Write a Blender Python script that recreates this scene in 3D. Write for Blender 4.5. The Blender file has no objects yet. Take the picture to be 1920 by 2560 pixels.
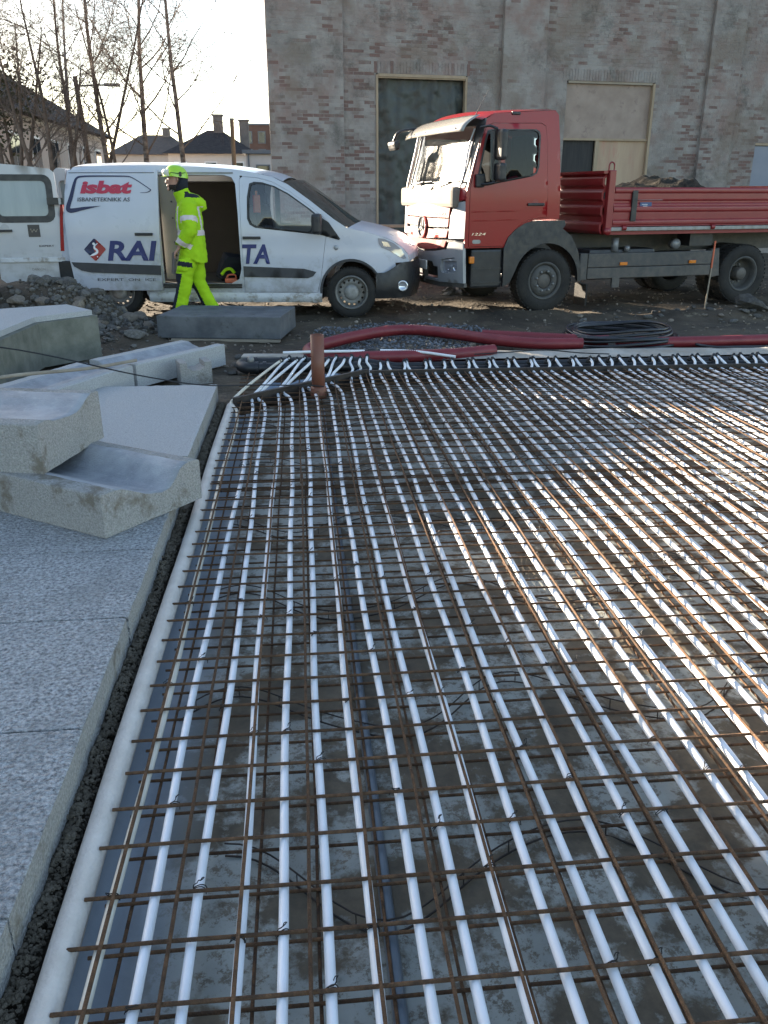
import bpy, bmesh, math, random
from mathutils import Vector, Matrix, noise
from mathutils.geometry import delaunay_2d_cdt
random.seed(7)
R = math.radians
SC = bpy.context.scene
COL = SC.collection

# ------------------------------------------------------------------ camera
cam_d = bpy.data.cameras.new('camera'); cam = bpy.data.objects.new('camera', cam_d); COL.objects.link(cam)
cam.location = (0, 0, 1.56)
cam.rotation_euler = (R(90 - 21.106), 0, R(-5.637))
cam_d.sensor_fit = 'VERTICAL'; cam_d.sensor_height = 24.0; cam_d.lens = 24.0 * 2070 / 2560
cam_d.clip_start = 0.05; cam_d.clip_end = 2000
SC.camera = cam

# ------------------------------------------------------------------ sky and sun
SUN_EL = R(13.2); SUN_AZ = R(43)            # azimuth measured from +Y towards -X
w = bpy.data.worlds.new('World'); SC.world = w; w.use_nodes = True
nt = w.node_tree; nt.nodes.clear()
out = nt.nodes.new('ShaderNodeOutputWorld'); bg = nt.nodes.new('ShaderNodeBackground'); sky = nt.nodes.new('ShaderNodeTexSky')
sky.sky_type = 'NISHITA'; sky.sun_disc = False; sky.sun_elevation = SUN_EL; sky.sun_rotation = -SUN_AZ
sky.air_density = 0.85; sky.dust_density = 0.75; sky.ozone_density = 0.3
bg.inputs[1].default_value = 0.072
nt.links.new(sky.outputs[0], bg.inputs[0]); nt.links.new(bg.outputs[0], out.inputs[0])
sun_d = bpy.data.lights.new('sun', 'SUN'); sun = bpy.data.objects.new('sun', sun_d); COL.objects.link(sun)
sun_d.energy = 5.0; sun_d.angle = R(0.55); sun_d.color = (1.0, 0.86, 0.68)
sdir = Vector((-math.sin(SUN_AZ) * math.cos(SUN_EL), math.cos(SUN_AZ) * math.cos(SUN_EL), math.sin(SUN_EL)))
sun.rotation_euler = sdir.to_track_quat('Z', 'Y').to_euler(); sun.location = (-20, 20, 20)
SC.view_settings.view_transform = 'Standard'; SC.view_settings.look = 'None'
SC.view_settings.exposure = 2.75; SC.view_settings.gamma = 1.0; SC.view_settings.use_curve_mapping = False
SC.render.engine = 'CYCLES'

# ------------------------------------------------------------------ materials
def lin(c): return tuple(c) + (1.0,)
MATS = {}
def mat(name, c1, c2=None, scale=4.0, rough=0.65, metal=0.0, bump=0.0, bscale=40.0, c3=None, t3=0.6, s3=9.0,
        spec=0.5, rvar=0.0, lo=0.35, hi=0.65, coat=0.0, island=0.0, detail=6.0, trans=0.0, alpha=1.0, stretch=None, world=False):
    m = bpy.data.materials.new(name); m.use_nodes = True; MATS[name] = m
    t = m.node_tree; N = t.nodes; L = t.links; b = N['Principled BSDF']
    b.inputs['Roughness'].default_value = rough; b.inputs['Metallic'].default_value = metal
    b.inputs['Specular IOR Level'].default_value = spec; b.inputs['Coat Weight'].default_value = coat
    b.inputs['Coat Roughness'].default_value = 0.08
    b.inputs['Base Color'].default_value = lin(c1)
    if trans: b.inputs['Transmission Weight'].default_value = trans
    if alpha < 1: b.inputs['Alpha'].default_value = alpha
    if c2 is None and not bump and not rvar: return m
    if world:
        src = N.new('ShaderNodeNewGeometry').outputs['Position']
    else:
        src = N.new('ShaderNodeTexCoord').outputs['Object']
    mp = N.new('ShaderNodeMapping'); L.new(src, mp.inputs[0]); 
    if stretch: mp.inputs['Scale'].default_value = stretch
    vec = mp.outputs[0]
    colout = None
    if c2 is not None:
        n1 = N.new('ShaderNodeTexNoise'); n1.inputs['Scale'].default_value = scale; n1.inputs['Detail'].default_value = detail; n1.inputs['Roughness'].default_value = 0.62
        L.new(vec, n1.inputs['Vector'])
        r1 = N.new('ShaderNodeValToRGB'); r1.color_ramp.elements[0].position = lo; r1.color_ramp.elements[1].position = hi
        r1.color_ramp.elements[0].color = lin(c1); r1.color_ramp.elements[1].color = lin(c2)
        L.new(n1.outputs['Fac'], r1.inputs[0]); colout = r1.outputs[0]
    if c3 is not None:
        n2 = N.new('ShaderNodeTexNoise'); n2.inputs['Scale'].default_value = s3; n2.inputs['Detail'].default_value = 8; n2.inputs['Roughness'].default_value = 0.7
        L.new(vec, n2.inputs['Vector'])
        r2 = N.new('ShaderNodeValToRGB'); r2.color_ramp.elements[0].position = t3; r2.color_ramp.elements[1].position = min(1, t3 + 0.1)
        r2.color_ramp.elements[0].color = (0, 0, 0, 1); r2.color_ramp.elements[1].color = (1, 1, 1, 1)
        L.new(n2.outputs['Fac'], r2.inputs[0])
        mx = N.new('ShaderNodeMixRGB'); L.new(r2.outputs[0], mx.inputs[0]); L.new(colout, mx.inputs[1]); mx.inputs[2].default_value = lin(c3); colout = mx.outputs[0]
    if island:
        g = N.new('ShaderNodeNewGeometry'); oi = N.new('ShaderNodeObjectInfo')
        ad = N.new('ShaderNodeMath'); ad.operation = 'ADD'; L.new(g.outputs['Random Per Island'], ad.inputs[0]); L.new(oi.outputs['Random'], ad.inputs[1])
        fr = N.new('ShaderNodeMath'); fr.operation = 'FRACT'; L.new(ad.outputs[0], fr.inputs[0])
        mr = N.new('ShaderNodeMapRange'); mr.inputs[3].default_value = 1 - island; mr.inputs[4].default_value = 1 + island; L.new(fr.outputs[0], mr.inputs[0])
        hs = N.new('ShaderNodeHueSaturation'); L.new(mr.outputs[0], hs.inputs['Value']); 
        if colout is not None: L.new(colout, hs.inputs['Color'])
        else: hs.inputs['Color'].default_value = lin(c1)
        colout = hs.outputs[0]
    if colout is not None: L.new(colout, b.inputs['Base Color'])
    if rvar:
        n4 = N.new('ShaderNodeTexNoise'); n4.inputs['Scale'].default_value = scale * 2.3; n4.inputs['Detail'].default_value = 5; L.new(vec, n4.inputs['Vector'])
        m4 = N.new('ShaderNodeMapRange'); m4.inputs[1].default_value = .3; m4.inputs[2].default_value = .7; m4.inputs[3].default_value = max(0.03, rough - rvar); m4.inputs[4].default_value = min(1, rough + rvar)
        L.new(n4.outputs['Fac'], m4.inputs[0]); L.new(m4.outputs[0], b.inputs['Roughness'])
    if bump:
        n3 = N.new('ShaderNodeTexNoise'); n3.inputs['Scale'].default_value = bscale; n3.inputs['Detail'].default_value = 5; L.new(vec, n3.inputs['Vector'])
        bp = N.new('ShaderNodeBump'); bp.inputs['Strength'].default_value = bump; bp.inputs['Distance'].default_value = 0.02
        L.new(n3.outputs['Fac'], bp.inputs['Height']); L.new(bp.outputs[0], b.inputs['Normal'])
    return m

mat('gutter_smooth', (0.215, 0.225, 0.24), (0.35, 0.36, 0.375), scale=5, rough=0.6, bump=0.35, bscale=120, c3=(0.40, 0.40, 0.40), t3=0.6, s3=40, spec=0.4)
mat('soil_gap', (0.11, 0.092, 0.068), (0.19, 0.162, 0.122), scale=14, rough=0.95, bump=1.0, bscale=60, spec=0.2)
mat('mud', (0.038, 0.030, 0.021), (0.10, 0.077, 0.05), scale=1.3, rough=0.85, bump=0.9, bscale=22, c3=(0.2, 0.165, 0.11), t3=0.6, s3=5, spec=0.3, world=True, rvar=0.15)
mat('soil_dark', (0.022, 0.019, 0.015), (0.055, 0.046, 0.034), scale=14, rough=0.95, bump=1.0, bscale=60, spec=0.2)
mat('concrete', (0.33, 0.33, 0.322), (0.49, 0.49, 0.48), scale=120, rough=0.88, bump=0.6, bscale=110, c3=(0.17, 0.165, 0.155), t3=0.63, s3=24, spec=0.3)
mat('concrete_worn', (0.245, 0.238, 0.222), (0.40, 0.39, 0.365), scale=110, rough=0.92, bump=0.7, bscale=110, c3=(0.19, 0.168, 0.135), t3=0.55, s3=5, spec=0.25)
mat('concrete_wet', (0.075, 0.08, 0.085), (0.14, 0.145, 0.15), scale=3.5, rough=0.7, bump=0.2, bscale=120, c3=(0.055, 0.06, 0.05), t3=0.58, s3=5, spec=0.35)
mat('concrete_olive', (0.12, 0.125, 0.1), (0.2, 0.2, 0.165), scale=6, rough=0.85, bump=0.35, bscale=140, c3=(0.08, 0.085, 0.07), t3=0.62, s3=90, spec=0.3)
mat('pipe_white', (0.78, 0.78, 0.79), (0.70, 0.695, 0.69), scale=6, rough=0.45, c3=(0.50, 0.45, 0.38), t3=0.72, s3=20, spec=0.5)
mat('pipe_cream', (0.66, 0.61, 0.50), (0.58, 0.52, 0.42), scale=7, rough=0.4, spec=0.5)
mat('rust', (0.062, 0.036, 0.021), (0.155, 0.082, 0.04), scale=26, rough=0.85, bump=0.6, bscale=190, c3=(0.30, 0.145, 0.058), t3=0.6, s3=11, spec=0.3, island=0.3)
mat('wire', (0.015, 0.014, 0.013), rough=0.5, metal=0.4)
mat('foam', (0.55, 0.49, 0.42), (0.64, 0.58, 0.51), scale=9, rough=0.9, bump=0.3, bscale=90, c3=(0.42, 0.34, 0.25), t3=0.68, s3=6, spec=0.2)
mat('black_plastic', (0.012, 0.012, 0.013), (0.022, 0.022, 0.023), scale=8, rough=0.45, rvar=0.12)
mat('trim_dark', (0.035, 0.036, 0.04), (0.055, 0.055, 0.058), scale=4, rough=0.6, c3=(0.10, 0.095, 0.085), t3=0.62, s3=6)
mat('rubber', (0.011, 0.010, 0.009), (0.026, 0.023, 0.019), scale=6, rough=0.85, bump=0.3, bscale=60)
mat('steel_dark', (0.022, 0.018, 0.016), (0.05, 0.036, 0.028), scale=12, rough=0.6, metal=0.3)
mat('drain_brown', (0.155, 0.055, 0.030), (0.19, 0.07, 0.040), scale=4, rough=0.5, c3=(0.13, 0.09, 0.07), t3=0.66, s3=7)
mat('conduit_red', (0.165, 0.015, 0.02), (0.21, 0.026, 0.03), scale=5, rough=0.45, c3=(0.16, 0.06, 0.05), t3=0.66, s3=7)
mat('hose_black', (0.010, 0.011, 0.014), (0.02, 0.021, 0.025), scale=6, rough=0.35)
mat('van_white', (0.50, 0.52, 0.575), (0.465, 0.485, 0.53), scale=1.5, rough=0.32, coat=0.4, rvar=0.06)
mat('van_text_blue', (0.012, 0.022, 0.125), rough=0.4)
mat('van_text_navy', (0.012, 0.016, 0.06), rough=0.4)
mat('van_text_red', (0.44, 0.02, 0.055), rough=0.4)
mat('van_text_brick', (0.33, 0.035, 0.03), rough=0.4)
mat('text_grey', (0.05, 0.05, 0.055), rough=0.5)
mat('text_white', (0.75, 0.75, 0.75), rough=0.5)
mat('white_plain', (0.72, 0.72, 0.70), rough=0.5)
mat('glass_dark', (0.02, 0.025, 0.028), rough=0.04, spec=0.8)
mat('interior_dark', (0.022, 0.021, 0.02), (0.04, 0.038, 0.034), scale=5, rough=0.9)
mat('interior_beige', (0.14, 0.122, 0.1), (0.17, 0.15, 0.125), scale=3, rough=0.85)
mat('seat_grey', (0.05, 0.052, 0.055), (0.07, 0.07, 0.075), scale=10, rough=0.95)
mat('red_light', (0.33, 0.012, 0.010), rough=0.15, coat=0.6)
mat('orange_light', (0.6, 0.17, 0.01), rough=0.25, coat=0.5)
mat('lamp_clear', (0.55, 0.57, 0.6), rough=0.08, metal=0.5, coat=1.0)
mat('chrome', (0.75, 0.75, 0.76), rough=0.18, metal=1.0)
mat('rim_steel', (0.20, 0.20, 0.19), (0.13, 0.12, 0.105), scale=8, rough=0.55, metal=0.5, c3=(0.11, 0.085, 0.06), t3=0.6, s3=10)
mat('hub_grey', (0.30, 0.30, 0.29), (0.2, 0.19, 0.17), scale=12, rough=0.5, metal=0.3, c3=(0.13, 0.1, 0.07), t3=0.6, s3=12)
mat('truck_red_glare', (0.27, 0.045, 0.038), (0.24, 0.03, 0.026), scale=5, rough=0.5, spec=0.4)  # truck red washed paler: sun glare on the front put into the colour
mat('grille_shadow', (0.10, 0.006, 0.008), rough=0.5)
mat('truck_red', (0.27, 0.006, 0.009), (0.235, 0.008, 0.010), scale=2, rough=0.28, spec=0.35, coat=0.12, c3=(0.24, 0.022, 0.018), t3=0.66, s3=3)
mat('body_red', (0.20, 0.010, 0.012), (0.235, 0.018, 0.018), scale=3, rough=0.45, coat=0.2, c3=(0.17, 0.05, 0.04), t3=0.62, s3=7)
mat('silver', (0.34, 0.35, 0.365), (0.30, 0.305, 0.31), scale=3, rough=0.42, metal=0.25)
mat('chassis_grey', (0.045, 0.045, 0.045), (0.066, 0.064, 0.06), scale=4, rough=0.6, c3=(0.11, 0.10, 0.085), t3=0.62, s3=6)
mat('truck_wheel_grey', (0.052, 0.05, 0.046), (0.08, 0.076, 0.068), scale=9, rough=0.7)
mat('visor_grey', (0.30, 0.28, 0.25), rough=0.12, coat=0.6)
mat('hivis', (0.36, 0.60, 0.014), (0.31, 0.53, 0.012), scale=5, rough=0.8, bump=0.35, bscale=14, spec=0.2)
mat('hivis_helmet', (0.34, 0.60, 0.02), rough=0.3, coat=0.5)
mat('reflective', (0.60, 0.52, 0.49), rough=0.45)
mat('cloth_navy', (0.012, 0.014, 0.022), rough=0.9)
mat('skin', (0.40, 0.21, 0.15), (0.44, 0.25, 0.18), scale=12, rough=0.55)
mat('beard', (0.03, 0.02, 0.015), rough=0.9)
mat('goggle_clear', (0.75, 0.72, 0.60), rough=0.12, coat=1.0)
mat('wood_new', (0.33, 0.255, 0.17), (0.27, 0.20, 0.13), scale=6, rough=0.75, stretch=(1, 1, 0.15), bump=0.2, bscale=30)
mat('wood_old', (0.24, 0.20, 0.15), (0.34, 0.29, 0.22), scale=6, rough=0.85, stretch=(0.15, 1, 1), bump=0.4, bscale=30)
mat('plywood', (0.24, 0.185, 0.15), (0.31, 0.245, 0.2), scale=2.2, rough=0.85, c3=(0.2, 0.15, 0.125), t3=0.56, s3=3)
mat('plywood_warm', (0.40, 0.30, 0.2), (0.34, 0.235, 0.16), scale=2, rough=0.8, stretch=(2.2, 1, .35), c3=(0.38, 0.19, 0.14), t3=0.55, s3=1.4)
mat('board_blue', (0.20, 0.215, 0.25), (0.23, 0.24, 0.27), scale=2, rough=0.8)
mat('board_black', (0.02, 0.02, 0.02), (0.035, 0.033, 0.031), scale=3, rough=0.8, stretch=(8, 1, .6))
mat('tarp', (0.016, 0.020, 0.018), (0.026, 0.034, 0.030), scale=3, rough=0.45, bump=0.3, bscale=8)
mat('bark', (0.075, 0.056, 0.045), (0.14, 0.11, 0.09), scale=5, rough=0.95, bump=0.6, bscale=25)
mat('birch_bark', (0.26, 0.225, 0.20), (0.07, 0.052, 0.044), scale=4, rough=0.9, bump=0.4, bscale=20, stretch=(1, 1, 2.2))
mat('twig', (0.15, 0.118, 0.10), rough=0.9)
mat('evergreen', (0.03, 0.038, 0.016), (0.055, 0.06, 0.025), scale=3, rough=0.9)
mat('roof_dark', (0.035, 0.031, 0.031), (0.055, 0.048, 0.046), scale=4, rough=0.97, spec=0.1, bump=0.4, bscale=12)
mat('roof_brown', (0.06, 0.045, 0.038), (0.09, 0.065, 0.05), scale=4, rough=0.85)
mat('wall_cream', (0.50, 0.42, 0.36), (0.45, 0.37, 0.32), scale=2, rough=0.9)
mat('wall_white', (0.62, 0.57, 0.52), (0.55, 0.51, 0.47), scale=1.5, rough=0.9)
mat('wall_brown', (0.11, 0.06, 0.045), (0.14, 0.08, 0.06), scale=2, rough=0.9)
mat('wall_grey', (0.16, 0.17, 0.18), rough=0.8)
mat('chimney', (0.13, 0.105, 0.09), (0.19, 0.16, 0.14), scale=3, rough=0.95)
mat('pole_wood', (0.16, 0.125, 0.09), (0.22, 0.17, 0.12), scale=4, rough=0.9, stretch=(1, 1, .2))
mat('barrel_blue', (0.012, 0.03, 0.12), rough=0.4)
mat('stone', (0.075, 0.07, 0.063), (0.15, 0.138, 0.12), scale=5, rough=0.9, bump=0.5, bscale=30, island=0.35, spec=0.3)
mat('stone_warm', (0.15, 0.125, 0.10), (0.24, 0.2, 0.155), scale=4, rough=0.92, bump=0.5, bscale=26, island=0.3, spec=0.25)
mat('gravel', (0.085, 0.09, 0.10), (0.16, 0.165, 0.175), scale=30, rough=0.85, island=0.5, spec=0.3)
mat('textile', (0.42, 0.39, 0.34), (0.3, 0.27, 0.22), scale=4, rough=0.95, bump=0.4, bscale=30)
mat('blue_film', (0.16, 0.22, 0.30), (0.24, 0.30, 0.37), scale=6, rough=0.25)
mat('conduit_grey', (0.10, 0.125, 0.15), (0.14, 0.16, 0.18), scale=5, rough=0.35, c3=(0.1, 0.085, 0.065), t3=0.62, s3=9)
mat('cable', (0.012, 0.012, 0.014), rough=0.6)
mat('orange_paint', (0.55, 0.13, 0.06), rough=0.6)
mat('sticker_blue', (0.025, 0.06, 0.16), rough=0.4)
mat('sticker_dark', (0.045, 0.04, 0.035), rough=0.5)
mat('metal_grey', (0.25, 0.26, 0.27), (0.2, 0.2, 0.2), scale=6, rough=0.5, metal=0.4)

mat('van_dirty', (0.42, 0.42, 0.42), (0.56, 0.57, 0.58), scale=3, rough=0.55, c3=(0.26, 0.235, 0.2), t3=0.52, s3=5)
mat('hub_pale', (0.50, 0.49, 0.46), (0.42, 0.40, 0.37), scale=5, rough=0.6)
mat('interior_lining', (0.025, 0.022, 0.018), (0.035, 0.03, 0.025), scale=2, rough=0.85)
mat('glass_rear', (0.16, 0.19, 0.195), (0.21, 0.24, 0.24), scale=2, rough=0.08, spec=0.7, stretch=(3, 3, .3))
mat('headlamp', (0.34, 0.36, 0.40), rough=0.06, metal=0.35, coat=1.0)
def glass_mix(name, fac, col, tint):
    m = bpy.data.materials.new(name); m.use_nodes = True; MATS[name] = m; t = m.node_tree; N = t.nodes; L = t.links; N.remove(N['Principled BSDF'])
    tr = N.new('ShaderNodeBsdfTransparent'); tr.inputs[0].default_value = lin(tint); gl = N.new('ShaderNodeBsdfGlossy'); gl.inputs[0].default_value = lin(col); gl.inputs['Roughness'].default_value = .03
    fr_ = N.new('ShaderNodeFresnel'); fr_.inputs[0].default_value = 1.5; ad = N.new('ShaderNodeMath'); ad.operation = 'ADD'; ad.inputs[1].default_value = fac; L.new(fr_.outputs[0], ad.inputs[0])
    mx = N.new('ShaderNodeMixShader'); L.new(ad.outputs[0], mx.inputs[0]); L.new(tr.outputs[0], mx.inputs[1]); L.new(gl.outputs[0], mx.inputs[2]); L.new(mx.outputs[0], N['Material Output'].inputs[0])
glass_mix('glass_truck', .0, (.4, .4, .4), (.2, .21, .21)); glass_mix('glass_van', .03, (1, 1, 1), (.80, .86, .85)); glass_mix('glass_screen', .26, (1, 1, 1), (.80, .85, .85))

def grime(name, col, lo, hi, sc):      # mud splashes: noise-shaped dirt film over paint
    t = MATS[name].node_tree; N = t.nodes; L = t.links; b = N['Principled BSDF']; src = b.inputs['Base Color'].links[0].from_socket
    tc = N.new('ShaderNodeTexCoord'); n = N.new('ShaderNodeTexNoise'); n.inputs['Scale'].default_value = sc; n.inputs['Detail'].default_value = 9; n.inputs['Roughness'].default_value = .72; L.new(tc.outputs['Object'], n.inputs['Vector'])
    n2 = N.new('ShaderNodeTexNoise'); n2.inputs['Scale'].default_value = 1.1; n2.inputs['Detail'].default_value = 3; L.new(tc.outputs['Object'], n2.inputs['Vector'])
    sp = N.new('ShaderNodeSeparateXYZ'); L.new(tc.outputs['Object'], sp.inputs[0])
    mr = N.new('ShaderNodeMapRange'); mr.inputs[1].default_value = 1.25; mr.inputs[2].default_value = .15; mr.inputs[3].default_value = -.16; mr.inputs[4].default_value = .20; L.new(sp.outputs['Z'], mr.inputs[0])
    a = N.new('ShaderNodeMath'); a.operation = 'ADD'; L.new(n.outputs['Fac'], a.inputs[0]); L.new(mr.outputs[0], a.inputs[1])
    a2 = N.new('ShaderNodeMath'); a2.operation = 'MULTIPLY_ADD'; L.new(n2.outputs['Fac'], a2.inputs[0]); a2.inputs[1].default_value = .5; L.new(a.outputs[0], a2.inputs[2])
    m2 = N.new('ShaderNodeMapRange'); m2.inputs[1].default_value = lo; m2.inputs[2].default_value = hi; m2.inputs[4].default_value = .75; L.new(a2.outputs[0], m2.inputs[0])
    mx = N.new('ShaderNodeMixRGB'); L.new(m2.outputs[0], mx.inputs[0]); L.new(src, mx.inputs[1]); mx.inputs[2].default_value = lin(col); L.new(mx.outputs[0], b.inputs['Base Color'])
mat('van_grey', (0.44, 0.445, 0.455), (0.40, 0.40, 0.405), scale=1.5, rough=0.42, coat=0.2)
grime('van_white', (0.20, 0.18, 0.15), .80, 1.12, 6); grime('van_grey', (0.22, 0.2, 0.17), .74, 1.05, 6); grime('truck_red', (0.16, 0.10, 0.075), .86, 1.15, 7); grime('chassis_grey', (0.12, 0.10, 0.08), .70, 1.05, 8)

# ------------------------------------------------------------------ mesh helpers
class MB:
    def __init__(s): s.v = []; s.f = []; s.sm = []; s.mi = []
    def add(s, vs, fs, smooth=False, mi=0):
        o = len(s.v); s.v += [tuple(p) for p in vs]; s.f += [tuple(i + o for i in f) for f in fs]; s.sm += [smooth] * len(fs); s.mi += [mi] * len(fs); return s
    def box(s, c, d, rz=0, ry=0, rx=0, mi=0, bev=0.0):
        M_ = Matrix.Translation(c) @ Matrix.Rotation(rz, 4, 'Z') @ Matrix.Rotation(ry, 4, 'Y') @ Matrix.Rotation(rx, 4, 'X')
        a, b, h = d[0] / 2, d[1] / 2, d[2] / 2
        if bev <= 0:
            vs = [M_ @ Vector((x, y, z)) for z in (-h, h) for y in (-b, b) for x in (-a, a)]
            fs = [(0, 2, 3, 1), (4, 5, 7, 6), (0, 1, 5, 4), (2, 6, 7, 3), (0, 4, 6, 2), (1, 3, 7, 5)]
            return s.add(vs, fs, mi=mi)
        bm = bmesh.new(); bmesh.ops.create_cube(bm, size=1)
        for v in bm.verts: v.co = Vector((v.co.x * d[0], v.co.y * d[1], v.co.z * d[2]))
        bmesh.ops.bevel(bm, geom=bm.edges[:], offset=bev, segments=2, affect='EDGES', profile=0.6)
        bm.verts.index_update()
        s.add([M_ @ v.co for v in bm.verts], [[v.index for v in f.verts] for f in bm.faces], mi=mi); bm.free(); return s
    def tube(s, pts, r, n=8, cap=True, smooth=True, mi=0, closed=False):
        pts = [Vector(p) for p in pts]; k = len(pts)
        rs = r if isinstance(r, (list, tuple)) else [r] * k
        vs = []; fs = []; up = None
        for i, p in enumerate(pts):
            a = pts[i - 1] if (i > 0 or closed) else p; b = pts[(i + 1) % k] if (i < k - 1 or closed) else p
            t = (b - a)
            if t.length < 1e-9: t = Vector((0, 0, 1))
            t.normalize()
            if up is None:
                up = t.orthogonal().normalized()
            else:
                up = (up - t * up.dot(t))
                up = up.normalized() if up.length > 1e-6 else t.orthogonal().normalized()
            sd = t.cross(up)
            for j in range(n):
                an = 2 * math.pi * j / n
                vs.append(p + (up * math.cos(an) + sd * math.sin(an)) * rs[i])
        m = k if closed else k - 1
        for i in range(m):
            for j in range(n):
                fs.append((i * n + j, i * n + (j + 1) % n, ((i + 1) % k) * n + (j + 1) % n, ((i + 1) % k) * n + j))
        s.add(vs, fs, smooth, mi)
        if cap and not closed:
            s.add([vs[j] for j in range(n)], [tuple(reversed(range(n)))], False, mi); s.add([vs[(k - 1) * n + j] for j in range(n)], [tuple(range(n))], False, mi)
        return s
    def lathe(s, prof, n=32, origin=(0, 0, 0), axis='Y', mi=0, smooth=True):
        vs = []; fs = []; o = Vector(origin)
        for (r, h) in prof:
            for j in range(n):
                a = 2 * math.pi * j / n; c, d = r * math.cos(a), r * math.sin(a)
                p = (c, h, d) if axis == 'Y' else ((c, d, h) if axis == 'Z' else (h, c, d))
                vs.append(o + Vector(p))
        for i in range(len(prof) - 1):
            for j in range(n): fs.append((i * n + j, i * n + (j + 1) % n, (i + 1) * n + (j + 1) % n, (i + 1) * n + j))
        return s.add(vs, fs, smooth, mi)
    def prism(s, poly, p0, p1, frame, mi=0):
        """extrude a 2-D polygon (a,b) between offsets p0 and p1 along frame[2]; frame=(ea,eb,en,origin)"""
        ea, eb, en, o = [Vector(q) for q in frame]; n = len(poly)
        vs = [o + ea * a + eb * b + en * p0 for a, b in poly] + [o + ea * a + eb * b + en * p1 for a, b in poly]
        fs = [tuple(range(n)), tuple(reversed(range(n, 2 * n)))] + [(i, i + n, (i + 1) % n + n, (i + 1) % n) for i in range(n)]
        return s.add(vs, fs, mi=mi)
    def grid(s, nu, nv, fn, smooth=True, mi=0):
        vs = [fn(i / nu, j / nv) for j in range(nv + 1) for i in range(nu + 1)]
        fs = [(j * (nu + 1) + i, j * (nu + 1) + i + 1, (j + 1) * (nu + 1) + i + 1, (j + 1) * (nu + 1) + i) for j in range(nv) for i in range(nu)]
        return s.add(vs, fs, smooth, mi)
    def mesh(s, name, mats):
        me = bpy.data.meshes.new(name); me.from_pydata(s.v, [], s.f)
        me.polygons.foreach_set('use_smooth', s.sm); me.polygons.foreach_set('material_index', s.mi)
        for m in (mats if isinstance(mats, (list, tuple)) else [mats]): me.materials.append(MATS[m] if isinstance(m, str) else m)
        me.update(); return me
    def obj(s, name, mats, parent=None, fixn=False):
        me = s.mesh(name, mats)
        if fixn:
            bm = bmesh.new(); bm.from_mesh(me); bmesh.ops.remove_doubles(bm, verts=bm.verts, dist=1e-5); bmesh.ops.recalc_face_normals(bm, faces=bm.faces); bm.to_mesh(me); bm.free()
        return link(name, me, parent)
def link(name, data, parent=None, loc=(0, 0, 0), rot=(0, 0, 0), scl=(1, 1, 1)):
    o = bpy.data.objects.new(name, data); COL.objects.link(o); o.parent = parent
    o.location = loc; o.rotation_euler = rot; o.scale = scl
    return o
def tag(o, label, cat, group=None):
    o['label'] = label; o['category'] = cat
    if group: o['group'] = group
    return o
def thing(name, label, cat, loc=(0, 0, 0), rz=0, group=None):
    return tag(link(name, None, None, loc, (0, 0, rz)), label, cat, group)
def struct(o): o['kind'] = 'structure'; return o
def stuff(o): o['kind'] = 'stuff'; return o
def copy_tree(o, parent=None):
    c = o.copy(); COL.objects.link(c); c.parent = parent
    for ch in list(o.children): copy_tree(ch, c)
    return c
def spline(pts, sub=8, closed=False):
    P = [Vector(p) for p in pts]; n = len(P); res = []
    for i in range(n if closed else n - 1):
        p0 = P[i - 1] if (i > 0 or closed) else P[0] * 2 - P[1]; p1 = P[i]; p2 = P[(i + 1) % n]
        p3 = P[(i + 2) % n] if (closed or i + 2 < n) else P[-1] * 2 - P[-2]
        for k in range(sub):
            t = k / sub
            res.append(0.5 * ((2 * p1) + (p2 - p0) * t + (2 * p0 - 5 * p1 + 4 * p2 - p3) * t * t + (3 * p1 - p0 - 3 * p2 + p3) * t ** 3))
    if not closed: res.append(P[-1])
    return res
def circ(cx, cy, r, n=20, a0=0, a1=360):
    return [(cx + r * math.cos(R(a0 + (a1 - a0) * i / n)), cy + r * math.sin(R(a0 + (a1 - a0) * i / n))) for i in range(n if abs(a1 - a0) >= 360 else n + 1)]
def rrect(x0, z0, x1, z1, r, n=4):
    return circ(x1 - r, z1 - r, r, n, 0, 90) + circ(x0 + r, z1 - r, r, n, 90, 180) + circ(x0 + r, z0 + r, r, n, 180, 270) + circ(x1 - r, z0 + r, r, n, 270, 360)
def inside(p, poly):
    x, y = p; c = False; n = len(poly); j = n - 1
    for i in range(n):
        xi, yi = poly[i]; xj, yj = poly[j]
        if (yi > y) != (yj > y) and x < (xj - xi) * (y - yi) / (yj - yi) + xi: c = not c
        j = i
    return c
def resample(poly, step):
    o = []
    for i in range(len(poly)):
        a = Vector(poly[i]); b = Vector(poly[(i + 1) % len(poly)]); k = max(1, int((b - a).length / step + 0.5))
        for q in range(k): o.append(tuple(a.lerp(b, q / k)))
    return o
def cdt(outline, holes=(), step=0.1):
    vs = []; es = []
    loops = [resample(outline, step)] + [resample(h, step) for h in holes]
    for lp in loops:
        o = len(vs); vs += lp; es += [(o + i, o + (i + 1) % len(lp)) for i in range(len(lp))]
    xs = [p[0] for p in vs]; ys = [p[1] for p in vs]; bd = [Vector(p) for p in vs]
    nx = int((max(xs) - min(xs)) / step); ny = int((max(ys) - min(ys)) / step)
    extra = []
    for i in range(1, nx + 1):
        for j in range(1, ny + 1):
            p = (min(xs) + i * step, min(ys) + j * step)
            if inside(p, loops[0]) and not any(inside(p, h) for h in loops[1:]) and all((Vector(p) - b).length > step * 0.45 for b in bd): extra.append(p)
    r = delaunay_2d_cdt([Vector(p) for p in vs + extra], es, [], 0, 1e-6)
    V, F = r[0], r[2]; out_f = []
    for f in F:
        c = sum((V[i] for i in f), Vector((0, 0))) / len(f)
        if inside(c, loops[0]) and not any(inside(c, h) for h in loops[1:]): out_f.append(list(f))
    return V, out_f
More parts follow.
